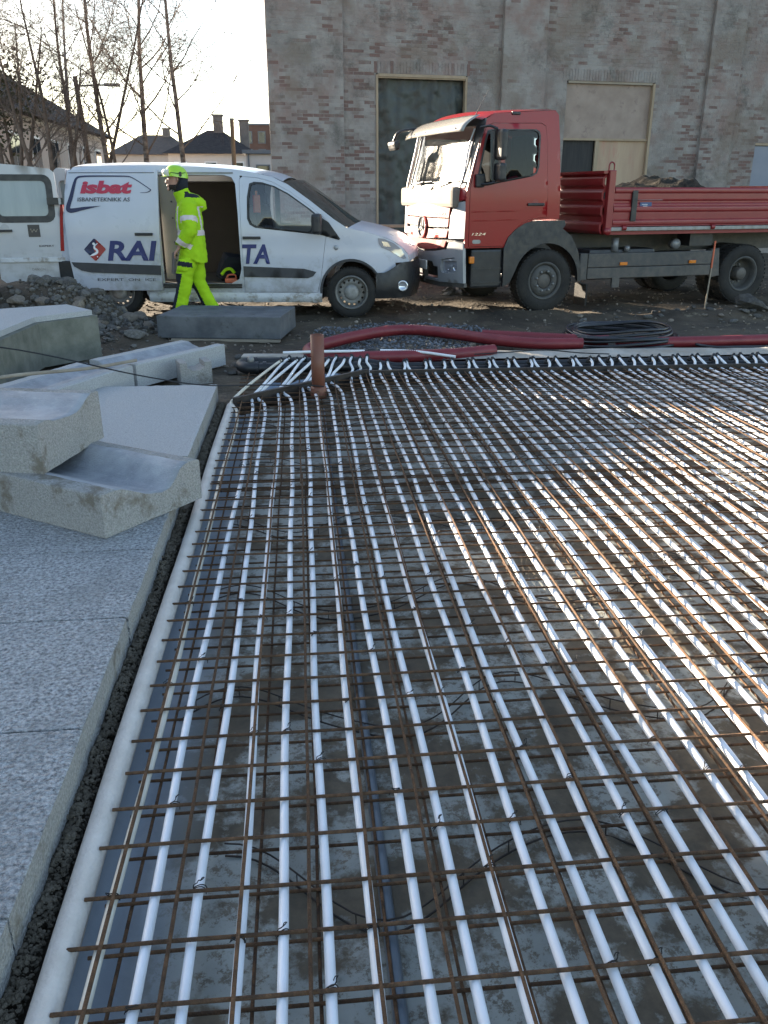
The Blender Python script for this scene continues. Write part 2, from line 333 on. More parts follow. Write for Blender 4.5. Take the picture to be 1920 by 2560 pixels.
def panel(name, outline, fmap, m, parent, holes=(), step=0.1, thick=0.0, smooth=True, out=None):
    """a sheet cut out of a curved surface fmap(a,b); thick > 0 gives it real thickness behind that surface"""
    V, F = cdt(outline, holes, step); b = MB()
    P = [Vector(fmap(v.x, v.y)) for v in V]
    b.add(P, F, smooth)
    if thick:                     # rim and back are separate flat faces so that the front keeps clean shading
        nrm = [Vector((0, 0, 0)) for _ in P]; use = {}
        for f in F:
            n_ = (P[f[1]] - P[f[0]]).cross(P[f[2]] - P[f[0]])
            for i in f: nrm[i] += n_
            for i in range(len(f)):
                e_ = (f[i], f[(i + 1) % len(f)]); use[tuple(sorted(e_))] = None if tuple(sorted(e_)) in use else e_
        Q = [p - (n_.normalized() if n_.length > 0 else n_) * thick * facing(P, F, out) for p, n_ in zip(P, nrm)]
        b.add(Q, [tuple(reversed(f)) for f in F], smooth)
        for e_ in use.values():
            if e_: b.add([P[e_[0]], P[e_[1]], Q[e_[1]], Q[e_[0]]], [(0, 1, 2, 3)], False)
    return b.obj(name, m, parent)
def facing(P, F, o=None):
    """+1 when the winding's normal already points away from the thing's centre line (outwards)"""
    f = F[len(F) // 2]; n_ = (P[f[1]] - P[f[0]]).cross(P[f[2]] - P[f[0]]); c = sum(P, Vector()) / len(P)
    if o is None: o = Vector((0, c.y, 0)) if abs(c.y) > .5 and abs(n_.y) > abs(n_.x) else Vector((c.x, 0, 0))
    return 1 if n_.dot(Vector(o)) >= 0 else -1
TMP = bpy.data.scenes.new('workbench')          # scratch scene: keeps text and remesh evaluation fast, removed at the end
def tmp_dg():
    with bpy.context.temp_override(scene=TMP, view_layer=TMP.view_layers[0]):
        TMP.view_layers[0].update(); return bpy.context.evaluated_depsgraph_get()
def text2d(s, bold=0.0, shear=0.0):
    cu = bpy.data.curves.new('t', 'FONT'); cu.body = s; cu.size = 1; cu.offset = bold; cu.shear = shear; cu.resolution_u = 3; cu.space_character = 1.0
    o = bpy.data.objects.new('t', cu); TMP.collection.objects.link(o)
    dg = tmp_dg(); me = bpy.data.meshes.new_from_object(o.evaluated_get(dg))
    V = [(v.co.x, v.co.y) for v in me.vertices]; F = [list(p.vertices) for p in me.polygons]
    bpy.data.objects.remove(o); bpy.data.meshes.remove(me); bpy.data.curves.remove(cu)
    x0 = min(v[0] for v in V); x1 = max(v[0] for v in V); y0 = min(v[1] for v in V); y1 = max(v[1] for v in V)
    return [((v[0] - x0) / (x1 - x0), (v[1] - y0) / (y1 - y0)) for v in V], F
def lettering(name, s, rect, fmap, m, parent, bold=0.0, shear=0.0):
    V, F = text2d(s, bold, shear); a0, b0, a1, b1 = rect
    b = MB(); b.add([fmap(a0 + (a1 - a0) * u, b0 + (b1 - b0) * v) for u, v in V], F); return b.obj(name, m, parent)
def rock_mesh(name, m, seed, sub=2, rough=0.35, flat=0.7):
    bm = bmesh.new(); bmesh.ops.create_icosphere(bm, subdivisions=sub, radius=1); rd = random.Random(seed); off = Vector((rd.random() * 50, rd.random() * 50, rd.random() * 50))
    planes = [(Vector((rd.gauss(0, 1), rd.gauss(0, 1), rd.gauss(0, 1))).normalized(), rd.uniform(0.55, 0.85)) for _ in range(7)]
    for v in bm.verts:
        p = v.co.copy()
        for n_, d_ in planes:
            k = p.dot(n_) - d_
            if k > 0: p -= n_ * k
        p *= 1 + rough * noise.noise(p * 1.7 + off) * 0.6
        v.co = Vector((p.x, p.y * 0.85, p.z * flat))
    me = bpy.data.meshes.new(name); bm.to_mesh(me); bm.free(); me.materials.append(MATS[m]); return me
def fbm(x, y, s=1.0, seed=0.0): return noise.fractal(Vector((x * s, y * s, seed)), 1.0, 2.0, 4)
def sstep(a, b, x):
    t = max(0, min(1, (x - a) / (b - a))); return t * t * (3 - 2 * t)
# ------------------------------------------------------------------ ground
def heap(x, y, cx, cy, rx, ry, h):
    d = ((x - cx) / rx) ** 2 + ((y - cy) / ry) ** 2
    return h * math.exp(-d * 1.6) if d < 4 else 0
def gh(x, y):
    r = math.hypot(x, y - 8)
    z = 0.045 * fbm(x, y, 0.55, 3.1) + 0.03 * fbm(x, y, 1.9, 9.2) + 0.015 * fbm(x, y, 5.0, 1.7) - 0.01
    flat = sstep(0.2, 1.2, abs(x) * 0.0 + 1.0)
    if 7.6 < y < 10.0 and -0.7 < x < 6: z = z * 0.5 - 0.01
    z += heap(x, y, -2.75, 10.55, 0.75, 0.75, 0.42) + heap(x, y, -3.6, 11.0, 1.0, 0.8, 0.5) + heap(x, y, -1.95, 9.75, 0.45, 0.5, 0.12)
    z += heap(x, y, 5.9, 10.85, 1.6, 0.45, 0.10) + heap(x, y, 2.2, 14.6, 1.2, 0.5, 0.22) + heap(x, y, 7.5, 10.3, 1.2, 0.6, 0.14)
    # wheel ruts along the vehicles
    z -= 0.02 * math.exp(-((y - 11.2 + 0.12 * x) / 0.2) ** 2)
    # the rink pit
    yf = 7.45 if x > 0.6 else 6.44 + (x + 0.53) * 0.93
    k = sstep(-0.66, -0.60, x) * (1 - sstep(yf, yf + 0.08, y))
    z = z * (1 - k) - 0.13 * k
    # bed under the slabs
    s = (1 - sstep(-0.72, -0.66, x)) * (1 - sstep(6.6, 7.0, y))
    z = z * (1 - s) - 0.04 * s
    g = sstep(-0.71, -0.685, x) * (1 - sstep(-0.64, -0.61, x)) * (1 - sstep(6.8, 7.1, y))
    z = z * (1 - g) + g * (-0.018 + 0.015 * fbm(x, y, 9, 4) + 0.012 * fbm(x, y, 25, 4))
    if r > 18: z += 0.0
    return z
def axis(lo, hi, a, b, st, grow=1.35):
    v = []; x = a; 
    while x < b - 1e-6: v.append(x); x += st
    v.append(b); d = st; x = b
    while x < hi: d *= grow; x += d; v.append(min(x, hi))
    d = st; x = a; left = []
    while x > lo: d *= grow; x -= d; left.append(max(x, lo))
    return list(reversed(left)) + v
xs = axis(-600, 600, -6.0, 9.0, 0.075); ys = axis(-60, 900, 0.0, 16.5, 0.075)
b = MB(); b.add([(x, y, gh(x, y)) for y in ys for x in xs], [(j * len(xs) + i, j * len(xs) + i + 1, (j + 1) * len(xs) + i + 1, (j + 1) * len(xs) + i) for j in range(len(ys) - 1) for i in range(len(xs) - 1)], True)
ground = struct(b.obj('ground', 'mud'))

# ------------------------------------------------------------------ stones and gravel
ROCKS = [rock_mesh('rock_shape', 'stone', i, 2, 0.4, 0.62) for i in range(5)] + [rock_mesh('rock_shape', 'stone_warm', 20 + i, 2, 0.4, 0.6) for i in range(3)]
def rock(x, y, s, label, group, k=None, flat=1.0):
    me = random.choice(ROCKS) if k is None else ROCKS[k]
    o = link('rubble_stone', me, None, (x, y, gh(x, y) + s * 0.22), (random.uniform(-.3, .3), random.uniform(-.3, .3), random.uniform(0, 6.3)), (s, s * random.uniform(.7, 1), s * flat * random.uniform(.6, 1)))
    return tag(o, label, 'stone', group)
rd = random.Random(5)
for i in range(70):      # heap between the van and the left block
    while True:
        x = rd.gauss(-2.5, 0.55); y = rd.gauss(10.2, 0.5)
        if 9.0 < y < 11.25 and -4.1 < x < -1.75: break
    rock(x, y, rd.choice((.04, .06, .08, .1, .13)), 'broken lump in the grey rubble heap below the van sliding door', 'stones of the rubble heap beside the van')
for i in range(46):      # strewn stones before the truck
    rock(rd.uniform(3.6, 7.6), rd.gauss(10.75, 0.22), rd.choice((.025, .035, .05, .065)), 'loose stone strewn on the ground in front of the truck rear wheel', 'stones strewn in front of the truck')
rock(6.05, 10.85, .26, 'largest pale boulder on the ground in front of the truck rear wheel', None, 1)
rock(6.9, 10.6, .2, 'broad low stone at the right edge in front of the truck', None, 6, .7)
rock(0.42, 8.2, .075, 'small round pale stone beside the brown drain pipe and red hose', None, 5, 1.2)
rock(1.86, 8.95, .055, 'small pale stone on the gravel inside the red hose loop', None, 6, 1.2)
for i in range(14):
    rock(rd.uniform(1.9, 3.2), rd.uniform(13.6, 15.2), rd.choice((.08, .12, .17)), 'lump of broken ground under the nose of the truck', 'lumps under the truck nose')
for i in range(24):
    rock(rd.uniform(-1.1, -0.55), rd.uniform(7.5, 9.1), rd.choice((.025, .04, .06)), 'small dark stone in the dirt behind the gutter blocks', 'stones behind the gutter blocks')
# fine rubble and gravel, uncountable
def scatter(name, m, n, fn, smin, smax, label, cat, seed):
    r_ = random.Random(seed); bb = MB(); base = []
    for k in range(6):
        bm = bmesh.new(); bmesh.ops.create_icosphere(bm, subdivisions=1, radius=1)
        for v in bm.verts: v.co *= 1 + r_.uniform(-.35, .25)
        bm.verts.index_update(); base.append(([v.co.copy() for v in bm.verts], [[v.index for v in f.verts] for f in bm.faces])); bm.free()
    for i in range(n):
        p = fn(r_)
        if p is None: continue
        s = smin + (smax - smin) * r_.random() ** 2.2; V, F = r_.choice(base)
        M_ = Matrix.Translation((p[0], p[1], gh(p[0], p[1]) + s * 0.3)) @ Matrix.Rotation(r_.random() * 6.3, 4, 'Z') @ Matrix.Rotation(r_.random() * 6.3, 4, 'X')
        S_ = Vector((s, s * r_.uniform(.6, 1), s * r_.uniform(.45, .8)))
        bb.add([M_ @ Vector((v.x * S_.x, v.y * S_.y, v.z * S_.z)) for v in V], F)
    o = bb.obj(name, m); stuff(o); return tag(o, label, cat)
def g_patch(r_):
    x = r_.uniform(0.0, 2.6); y = r_.uniform(8.35, 11.0)
    c = (x - 1.2) * 0.15
    if ((x - 1.25) / 1.15) ** 2 + ((y - 9.65) / 1.15) ** 2 > 1.0 + 0.25 * fbm(x, y, 1.5, 8): return None
    return x, y
scatter('gravel', 'gravel', 5200, g_patch, 0.008, 0.028, 'patch of bluish grey crushed gravel inside the red hose loop', 'gravel', 11)
def g_site(r_):
    return r_.uniform(-4.2, 8.5), 8.0 + 7.5 * r_.random() ** 1.1
scatter('fine_rubble', 'stone_warm', 3000, g_site, 0.006, 0.03, 'small crumbs of stone strewn over the muddy ground round the vehicles', 'rubble', 12)
def g_heap(r_):
    return r_.gauss(-2.5, .55), min(11.3, max(9.0, r_.gauss(10.2, .5)))
scatter('heap_rubble', 'stone', 1600, g_heap, 0.008, 0.045, 'grey crumbled rubble covering the heap beside the van', 'rubble', 13)
def g_gap(r_): return r_.uniform(-.672, -.628), r_.uniform(.9, 6.6)
scatter('gap_soil', 'soil_gap', 9000, g_gap, 0.003, 0.011, 'dark crumbly soil in the gap between slabs and foam strip', 'soil', 14)

# ------------------------------------------------------------------ brick wall material
def brick_mat(name, mortar=False):
    m = bpy.data.materials.new(name); m.use_nodes = True; MATS[name] = m; t = m.node_tree; N = t.nodes; L = t.links; bs = N['Principled BSDF']
    bs.inputs['Roughness'].default_value = 0.92; bs.inputs['Specular IOR Level'].default_value = 0.25
    pos = N.new('ShaderNodeNewGeometry')
    def nz(scale, det=6, seed=0.0, rg=0.6):
        mp = N.new('ShaderNodeMapping'); mp.inputs['Location'].default_value = (seed, seed * 1.7, seed * .6); L.new(pos.outputs['Position'], mp.inputs[0])
        n = N.new('ShaderNodeTexNoise'); n.inputs['Scale'].default_value = scale; n.inputs['Detail'].default_value = det; n.inputs['Roughness'].default_value = rg; L.new(mp.outputs[0], n.inputs['Vector']); return n.outputs['Fac']
    def ramp(fac, a, b_):
        r = N.new('ShaderNodeMapRange'); r.inputs[1].default_value = a; r.inputs[2].default_value = b_; L.new(fac, r.inputs[0]); return r.outputs[0]
    def mix(fac, a, b_):
        x = N.new('ShaderNodeMixRGB'); L.new(fac, x.inputs[0])
        for k, c in ((1, a), (2, b_)):
            if isinstance(c, tuple): x.inputs[k].default_value = lin(c)
            else: L.new(c, x.inputs[k])
        return x.outputs[0]
    def mth(op, a, b_):
        x = N.new('ShaderNodeMath'); x.operation = op
        for k, c in ((0, a), (1, b_)):
            if isinstance(c, (int, float)): x.inputs[k].default_value = c
            else: L.new(c, x.inputs[k])
        return x.outputs[0]
    wash = mix(ramp(nz(0.55, 5, 2), .4, .62), (0.208, 0.188, 0.170), (0.245, 0.180, 0.156))     # grey wash to pink wash
    wash = mix(ramp(nz(2.2, 6, 5), .40, .62), wash, (0.285, 0.262, 0.238))
    col = wash
    oi = N.new('ShaderNodeObjectInfo'); rnd = mth('FRACT', mth('ADD', pos.outputs['Random Per Island'], oi.outputs['Random']), 0.0)
    if not mortar:
        bare = mix(rnd, (0.085, 0.068, 0.06), (0.17, 0.108, 0.092))
        k = ramp(mth('ADD', mth('MULTIPLY', rnd, 0.42), mth('MULTIPLY', nz(0.75, 5, 9), 1.0)), 0.83, 0.97)   # bricks that lost their wash, in clusters
        col = mix(k, wash, bare)
        col = mix(mth('MULTIPLY', ramp(mth('FRACT', mth('MULTIPLY', rnd, 7.3), 0.0), 0, 1), 0.17), col, (0.135, 0.115, 0.105))
    col = mix(mth('MULTIPLY', ramp(nz(0.9, 6, 17), .54, .60), 0.42), col, (0.165, 0.132, 0.10))      # brown render patches
    col = mix(mth('MULTIPLY', ramp(nz(1.1, 9, 31, .8), .54, .66), 0.62), col, (0.07, 0.068, 0.06))    # soot and damp stains
    col = mix(mth('MULTIPLY', ramp(nz(6, 8, 41, .75), .62, .72), 0.55), col, (0.34, 0.33, 0.32))     # lime spots
    L.new(col, bs.inputs['Base Color'])
    bp = N.new('ShaderNodeBump'); bp.inputs['Strength'].default_value = 0.6; bp.inputs['Distance'].default_value = 0.012; L.new(nz(28, 6, 3), bp.inputs['Height']); L.new(bp.outputs[0], bs.inputs['Normal'])
brick_mat('brick'); brick_mat('mortar', True)

# ------------------------------------------------------------------ brick hall
hall = thing('brick_building', 'large old brick hall with worn grey and pinkish limewash behind the truck', 'building', (-0.46, 21.0, 0), R(8))
LEN, HGT = 26.0, 9.0
DOOR = (2.40, -0.2, 4.62, 4.12); WIN = (7.18, 0.7, 9.56, 4.10); RWIN = (12.66, 0.9, 15.0, 2.78)
def rectp(r): return [(r[0], r[1]), (r[2], r[1]), (r[2], r[3]), (r[0], r[3])]
panel('wall', [(0, -0.3), (LEN, -0.3), (LEN, HGT), (0, HGT)], lambda a, c: (a, 0.0, c), 'mortar', hall, [rectp((2.40, -.2, 4.62, 4.12)), rectp(WIN), rectp(RWIN)], 1.5, 0.45, False)
b = MB(); b.prism([(-.1, .0), (.3, .0), (3.7, 13.6), (3.3, 13.6)], -.3, HGT, ((1, 0, 0), (0, 1, 0), (0, 0, 1), (0, 0, 0))).obj('side_wall', 'mortar', hall)
b = MB(); b.prism([(-.2, -.25), (LEN, -.25), (LEN, 13.9), (3.2, 13.9)], HGT, HGT + .25, ((1, 0, 0), (0, 1, 0), (0, 0, 1), (0, 0, 0))).obj('roof', 'roof_dark', hall)
PIL = [(-0.10, 1.62, 0.10), (5.45, 6.55, 0.12), (10.95, 11.85, 0.10), (16.5, 17.5, .1)]
for s0, s1, d in PIL:
    b = MB(); b.box(((s0 + s1) / 2, -d / 2 - .001, HGT / 2 - .2), (s1 - s0, d, HGT + .2)).obj('pilaster', 'mortar', hall)
b = MB(); b.box((1.5, -0.07, 0.15), (1.7, 0.28, 0.9)); b.obj('plinth', 'concrete_worn', hall)
def proud(s):
    for s0, s1, d in PIL:
        if s0 <= s <= s1: return d, s0, s1
    return 0.0, None, None
segs = []; prev = None
edges = sorted([-0.10] + [q for p in PIL[:3] for q in p[:2]] + [16.0]); edges = sorted(set(edges))
bricks = []; rb = random.Random(3)
for a, c in zip(edges[:-1], edges[1:]):
    d = proud((a + c) / 2)[0]; row = 0; z = 0.55
    while z < 6.3:
        s = a + (0.0 if row % 2 else -0.125)
        while s < c:
            s0 = max(s, a + .002) + 0.005; s1 = min(s + 0.25, c - .002) - 0.005
            if s1 - s0 > 0.04:
                parts = [(s0, s1)]
                for o in (DOOR, WIN, RWIN):
                    if z + 0.065 > o[1] and z < o[3] + 0.28 * (o is not RWIN):
                        np_ = []
                        for q0, q1 in parts:
                            if q1 <= o[0] or q0 >= o[2]: np_.append((q0, q1)); continue
                            if q0 < o[0] - .04: np_.append((q0, o[0]))
                            if q1 > o[2] + .04: np_.append((o[2], q1))
                        parts = np_
                for q0, q1 in parts:
                    if q1 - q0 > .04 and rb.random() > 0.012: bricks.append((q0, q1, z, z + 0.065, d + rb.uniform(0.001, 0.0065)))
            s += 0.25
        z += 0.075; row += 1
def brick_geo(bb, q0, q1, z0, z1, d):
    j = lambda: rb.uniform(-.0025, .0025); e = 0.004
    A = [(q0 + j(), -d, z0 + j()), (q1 + j(), -d, z0 + j()), (q1 + j(), -d, z1 + j()), (q0 + j(), -d, z1 + j())]
    base = d - 0.02
    B_ = [(x + (-e if i in (0, 3) else e) * 0, -base, zz) for i, (x, _, zz) in enumerate(A)]
    bb.add(A + B_, [(0, 1, 2, 3), (0, 4, 5, 1), (1, 5, 6, 2), (2, 6, 7, 3), (3, 7, 4, 0)])
vis = [q for q in bricks if 1.9 < q[2] < 5.5 and (q[0] < 5.4 or q[2] > 3.4)]
near = sorted(vis, key=lambda q: (q[0] - .4) ** 2 * 0.35 + (q[2] - 3.6) ** 2)[:232]; near_s = set(near)
field = MB()
for q in bricks:
    if q in near_s: continue
    brick_geo(field, *q)
stuff(field.obj('brick_field', 'brick', hall))
for q in near:
    b = MB(); brick_geo(b, *q); b.obj('brick', 'brick', hall)
for (s0, s1, z0) in ((2.28, 4.76, 4.13), (7.06, 9.68, 4.11)):      # upright lintel bricks
    s = s0
    while s < s1 - .05:
        b = MB(); brick_geo(b, s + .004, s + .071, z0, z0 + .245 + rb.uniform(-.01, .01), .004 + rb.random() * .008); b.obj('brick', 'brick', hall); s += .0775
# doorway: new wood frame and dark tarpaulin
b = MB(); b.box((2.425, .05, 1.95), (.05, .16, 4.3)).obj('frame_board', 'wood_new', hall)
b = MB(); b.box((4.595, .05, 1.95), (.05, .16, 4.3)).obj('frame_board', 'wood_new', hall)
b = MB(); b.box((3.51, .045, 4.085), (2.12, .17, .06)).obj('frame_board', 'wood_new', hall)
b = MB(); b.box((3.51, .012, 4.04), (2.12, .05, .03)).obj('frame_board', 'wood_new', hall)
def tarpf(u, v):
    s = 2.45 + 2.12 * u; z = 0.1 + 4.01 * v; fold = 0.0
    for (c0, k, a_) in ((.12, .10, .06), (.30, -.12, .05), (.5, .05, .045), (.68, -.22, .06), (.86, .16, .05)):
        x = u - (c0 + k * (1 - v)); fold += a_ * math.exp(-(x / .05) ** 2) * (0.35 + v * .65)
    fold += 0.035 * fbm(s, z, 1.6, 4) + .012 * fbm(s, z, 6, 8)
    return (s, .17 - fold, z)
b = MB(); b.grid(60, 80, tarpf).obj('tarpaulin', 'tarp', hall)
# boarded window
MB().box((9.0, .42, 2.4), (13.6, .04, 5.2)).obj('dark_backing', 'interior_dark', hall)  # dark panel added inside so no bright sky shows through the gaps
b = MB(); b.box((8.36, .10, 3.44), (2.36, .03, 1.24)).obj('board', 'plywood', hall)
b = MB(); b.box((7.62, .12, 1.75), (.88, .03, 2.06)).obj('board', 'board_black', hall)
b = MB(); b.box((8.81, .09, 1.75), (1.40, .03, 2.06)).obj('board', 'plywood_warm', hall)
b = MB(); b.box((8.36, .055, 2.80), (2.36, .07, .05)).obj('frame_board', 'wood_new', hall)
b = MB(); b.box((8.13, .06, 1.73), (.10, .06, 2.09)).obj('frame_board', 'wood_new', hall)
b = MB(); b.box((9.53, .03, 2.40), (.06, .12, 3.36)).obj('frame_board', 'wood_new', hall)
b = MB(); b.box((8.36, .06, 4.075), (2.28, .10, .05)).obj('frame_board', 'wood_old', hall)
b = MB(); b.box((13.8, .06, 1.8), (2.3, .05, 1.8)).obj('board', 'board_blue', hall)
b = MB(); b.box((13.8, .05, 2.745), (2.3, .1, .06)).obj('frame_board', 'wood_new', hall)

# ------------------------------------------------------------------ background houses
hs = thing('house', 'cream house with long dark gable roof and two chimneys at the left edge', 'house', (-10.3, 33.0, 0), 0)
b = MB(); b.box((-7.2, 8.0, 2.14), (14.4, 20.0, 4.28)); b.obj('wall', 'wall_cream', hs)
rf = MB(); rf.add([(.5, -2.4, 4.3), (.5, 18.4, 4.3), (-14.9, 18.4, 4.3), (-14.9, -2.4, 4.3), (-7.2, 5.2, 8.7), (-7.2, 18.4, 8.7)], [(0, 1, 5, 4), (2, 3, 4, 5), (3, 0, 4), (1, 2, 5), (3, 2, 1, 0)])
ro = rf.obj('roof', 'roof_dark', hs)
for yy, hh in ((14.0, 1.3), (10.5, 1.1)):
    b = MB(); b.box((-5.6, yy, 7.9 + hh / 2 - .3), (.8, 1.1, hh + .6)).box((-5.6, yy, 7.9 + hh), (.95, 1.25, .12)).obj('chimney', 'chimney', ro)
for yy in (-.9, 1.5, 4.2, 7.0, 9.8, 12.6, 15.4):
    wn = MB(); wn.box((0.02, yy, 2.9), (.08, 1.2, 1.5)); wo = wn.obj('window', 'white_plain', hs)
    for q in (-.29, .29):
        b = MB(); b.box((0.065, yy + q, 2.9), (.02, .5, 1.3)).obj('pane', 'glass_dark', wo)
b = MB(); b.box((.03, 9, 4.22), (.1, 18.1, .18)).obj('eaves_board', 'wall_white', hs)

def hip_house(name, label, x0, x1, y0, y1, h, rh, wm, rm, chims, wins, inset=2.2):
    t = thing(name, label, 'house', ((x0 + x1) / 2, y0, 0), 0); W = (x1 - x0) / 2; Dp = y1 - y0; o = .35
    MB().box((0, Dp / 2, h / 2), (2 * W, Dp, h)).obj('wall', wm, t)
    r = MB().add([(-W - o, -o, h - .05), (W + o, -o, h - .05), (W + o, Dp + o, h - .05), (-W - o, Dp + o, h - .05), (-W + inset, Dp / 2, h + rh), (W - inset, Dp / 2, h + rh)], [(0, 1, 5, 4), (1, 2, 5), (2, 3, 4, 5), (3, 0, 4), (3, 2, 1, 0)]).obj('roof', rm, t)
    for cx, ch in chims: MB().box((cx, Dp / 2 - .2, h + rh + ch / 2 - .6), (.6, .6, ch + 1)).box((cx, Dp / 2 - .2, h + rh + ch - .1), (.72, .72, .1)).obj('chimney', 'chimney', r)
    for wx, wz in wins:
        wo = MB().box((wx, -.01, wz), (.8, .08, 1.0)).obj('window', 'white_plain', t); MB().box((wx, -.06, wz), (.64, .02, .84)).obj('pane', 'glass_dark', wo)
    return t
hip_house('house', 'white walled house with dark hipped roof and chimneys behind the right birch', -8.0, -2.7, 58, 66, 3.9, 1.55, 'wall_white', 'roof_dark', ((.3, 1.0), (2.0, .7)), ((-1.9, 2.9), (0, 2.9), (1.7, 2.9)))
hip_house('house', 'low house with brown roof far behind the van roof', -15.5, -9.0, 78, 86, 4.6, 1.7, 'wall_cream', 'roof_brown', ((1.0, .6),), ((-1.5, 3.2), (1.0, 3.2)), 2.0)
an = thing('house_annex', 'small pale annex with flat grey roof beside the brick hall corner', 'house', (-1.95, 52, 0))
MB().box((0, 2, 1.8), (1.7, 4, 3.6)).obj('wall', 'wall_white', an); MB().box((0, 2, 3.72), (2.1, 4.4, .2)).obj('roof', 'wall_grey', an)
wo = MB().box((.1, -.02, 2.6), (.8, .06, .9)).obj('window', 'wall_grey', an); MB().box((.1, -.06, 2.6), (.66, .02, .76)).obj('pane', 'glass_dark', wo)
MB().box((-.7, -.06, 1.8), (.09, .09, 3.6)).obj('downpipe', 'wall_grey', an)
ap = thing('apartment_block', 'distant brown apartment block with balconies at the hall corner', 'building', (-2.6, 90, 0))
MB().box((0, 5, 3.85), (5.0, 10, 7.7)).obj('wall', 'wall_brown', ap); MB().box((0, 5, 7.78), (5.2, 10.2, .16)).obj('roof', 'wall_grey', ap)
for zz in (5.0, 6.6):
    for xx in (-1.9, -.6, .7, 1.9):
        wo = MB().box((xx, -.02, zz), (.75, .1, 1.1)).obj('window', 'wall_grey', ap); MB().box((xx, -.08, zz), (.6, .03, .95)).obj('pane', 'glass_dark', wo)
    MB().box((1.6, -.5, zz - .75), (1.9, 1.0, .1)).box((1.6, -.98, zz - .3), (1.9, .05, .8)).obj('balcony', 'wall_grey', ap)

# ------------------------------------------------------------------ poles
p = thing('utility_pole', 'pale wooden utility pole rising behind the van roof near the brick hall', 'pole', (-2.16, 32, 0))
MB().tube([(0, 0, -.2), (0.02, 0, 3.9)], [.085, .07], 10).obj('shaft', 'pole_wood', p); MB().box((0.02, 0, 3.93), (.16, .16, .05)).obj('cap', 'metal_grey', p)
p = thing('street_lamp', 'dark slanting lamp post among the bare trees at left', 'street lamp', (-7.2, 33, 0))
MB().tube([(0, 0, -.2), (-.28, 0, 5.3)], [.10, .075], 10).obj('shaft', 'bark', p)
MB().tube([(-.26, 0, 5.0), (.7, 0, 5.05)], .03, 6).box((.95, 0, 5.05), (.55, .2, .1), bev=.02).obj('lamp_head', 'metal_grey', p)

# ------------------------------------------------------------------ bare trees
def tree(name, label, x, y, h, seed, lean=0.0, r0=0.15, bark='birch_bark', droop=0.25, fork=0.0, n1=16, start=0.25, spread=1.0, crownw=1.0):
    rt = random.Random(seed); t = thing(name, label, 'tree', (x, y, -.1), rt.random() * 6.3, 'bare trees behind the van')
    t.rotation_euler.z = 0
    trunk = MB(); crown = MB()
    def stem(p0, d0, hh, r_, k=12, wob=.028):
        pts = [Vector(p0)]; d = Vector(d0).normalized()
        for i in range(k):
            d = (d + Vector((rt.gauss(0, wob), rt.gauss(0, wob), .03))).normalized(); pts.append(pts[-1] + d * hh / k)
        return pts
    stems = [stem((0, 0, 0), (lean, 0, 1), h, r0)]
    if fork:
        for q in range(int(fork)):
            a = rt.uniform(0, 6.3) if q else 0.2; stems.append(stem((0, 0, .2), (math.cos(a) * .32, math.sin(a) * .2, 1), h * rt.uniform(.7, .95), r0 * .8))
    def branch(p, d, L_, r_, lvl):
        r_ = min(r_, (.05, .016, .009, .006)[lvl])
        k = 5 if lvl < 2 else 4; pts = [p]; d = d.normalized()
        for i in range(k):
            up = (.10 if lvl == 0 else (-.02 if lvl == 1 else -droop))
            d = (d + Vector((rt.gauss(0, .13 if lvl < 2 else .07), rt.gauss(0, .13 if lvl < 2 else .07), up + rt.gauss(0, .06)))).normalized(); pts.append(pts[-1] + d * L_ / k)
        crown.tube(pts, [r_ * (1 - .8 * i / k) for i in range(k + 1)], 4 if lvl == 0 else 3, cap=False)
        if lvl < 3:
            nb = (9, 7, 5)[lvl]
            for q in range(nb):
                f = rt.uniform(.25, 1.0); i = min(k - 1, int(f * k)); pp = pts[i].lerp(pts[i + 1], f * k - i)
                dd = (pts[i + 1] - pts[i]).normalized(); sd = Vector((rt.gauss(0, 1), rt.gauss(0, 1), rt.gauss(0, .6))).normalized()
                branch(pp, dd + sd * .85, L_ * rt.uniform(.35, .6), max(.0035, r_ * .45), lvl + 1)
    for pts in stems:
        k = len(pts) - 1; rr = [r0 * (1 - .82 * i / k) for i in range(k + 1)]; trunk.tube(pts, rr, 9)
        m = n1 if pts is stems[0] else n1 // 2
        for q in range(m):
            f = start + (1 - start) * (q + rt.random()) / m * .97; i = min(k - 1, int(f * k)); pp = pts[i].lerp(pts[i + 1], f * k - i)
            a = q * 2.4 + rt.gauss(0, .4); el = rt.uniform(.5, 1.2)
            branch(pp, Vector((math.cos(a) * spread, math.sin(a) * spread, el)), h * rt.uniform(.2, .36) * (1.15 - .6 * f) * crownw, rr[i] * .42, 0)
    trunk.obj('trunk', bark, t); crown.obj('crown', 'twig', t); return t
tree('birch_tree', 'bare birch with straight trunk nearest the brick hall, behind the worker', -3.64, 30, 10.8, 21, .02, .10, n1=19, start=.27)
tree('birch_tree', 'bare birch in the middle of the row, second from the brick hall', -5.05, 31, 11.2, 22, -.008, .11, n1=19, start=.22)
tree('birch_tree', 'bare birch leaning left, third from the brick hall, beside the lamp post', -5.95, 30, 11.0, 27, -.03, .10, n1=17, start=.28)
tree('birch_tree', 'slim pale bare tree rising from the dark roof slope at left', -10.0, 41, 12.0, 28, .03, .11, n1=11, start=.4)
tree('maple_tree', 'dark bare tree with several stems in front of the cream house', -8.35, 27, 8.0, 24, -.06, .085, 'bark', .05, 2, 11, .3)
tree('maple_tree', 'forked low dark tree between the cream house and the lamp post', -6.95, 26.5, 6.8, 25, -.06, .09, 'bark', .02, 2, 9, .3)
tree('maple_tree', 'slender dark tree right beside the lamp post', -6.7, 29, 8.5, 26, -.08, .08, 'bark', .05, 1, 10, .35)
tree('maple_tree', 'thin dark stem just behind the middle birch', -5.35, 28.5, 7.2, 29, -.06, .07, 'bark', .05, 0, 9, .3)
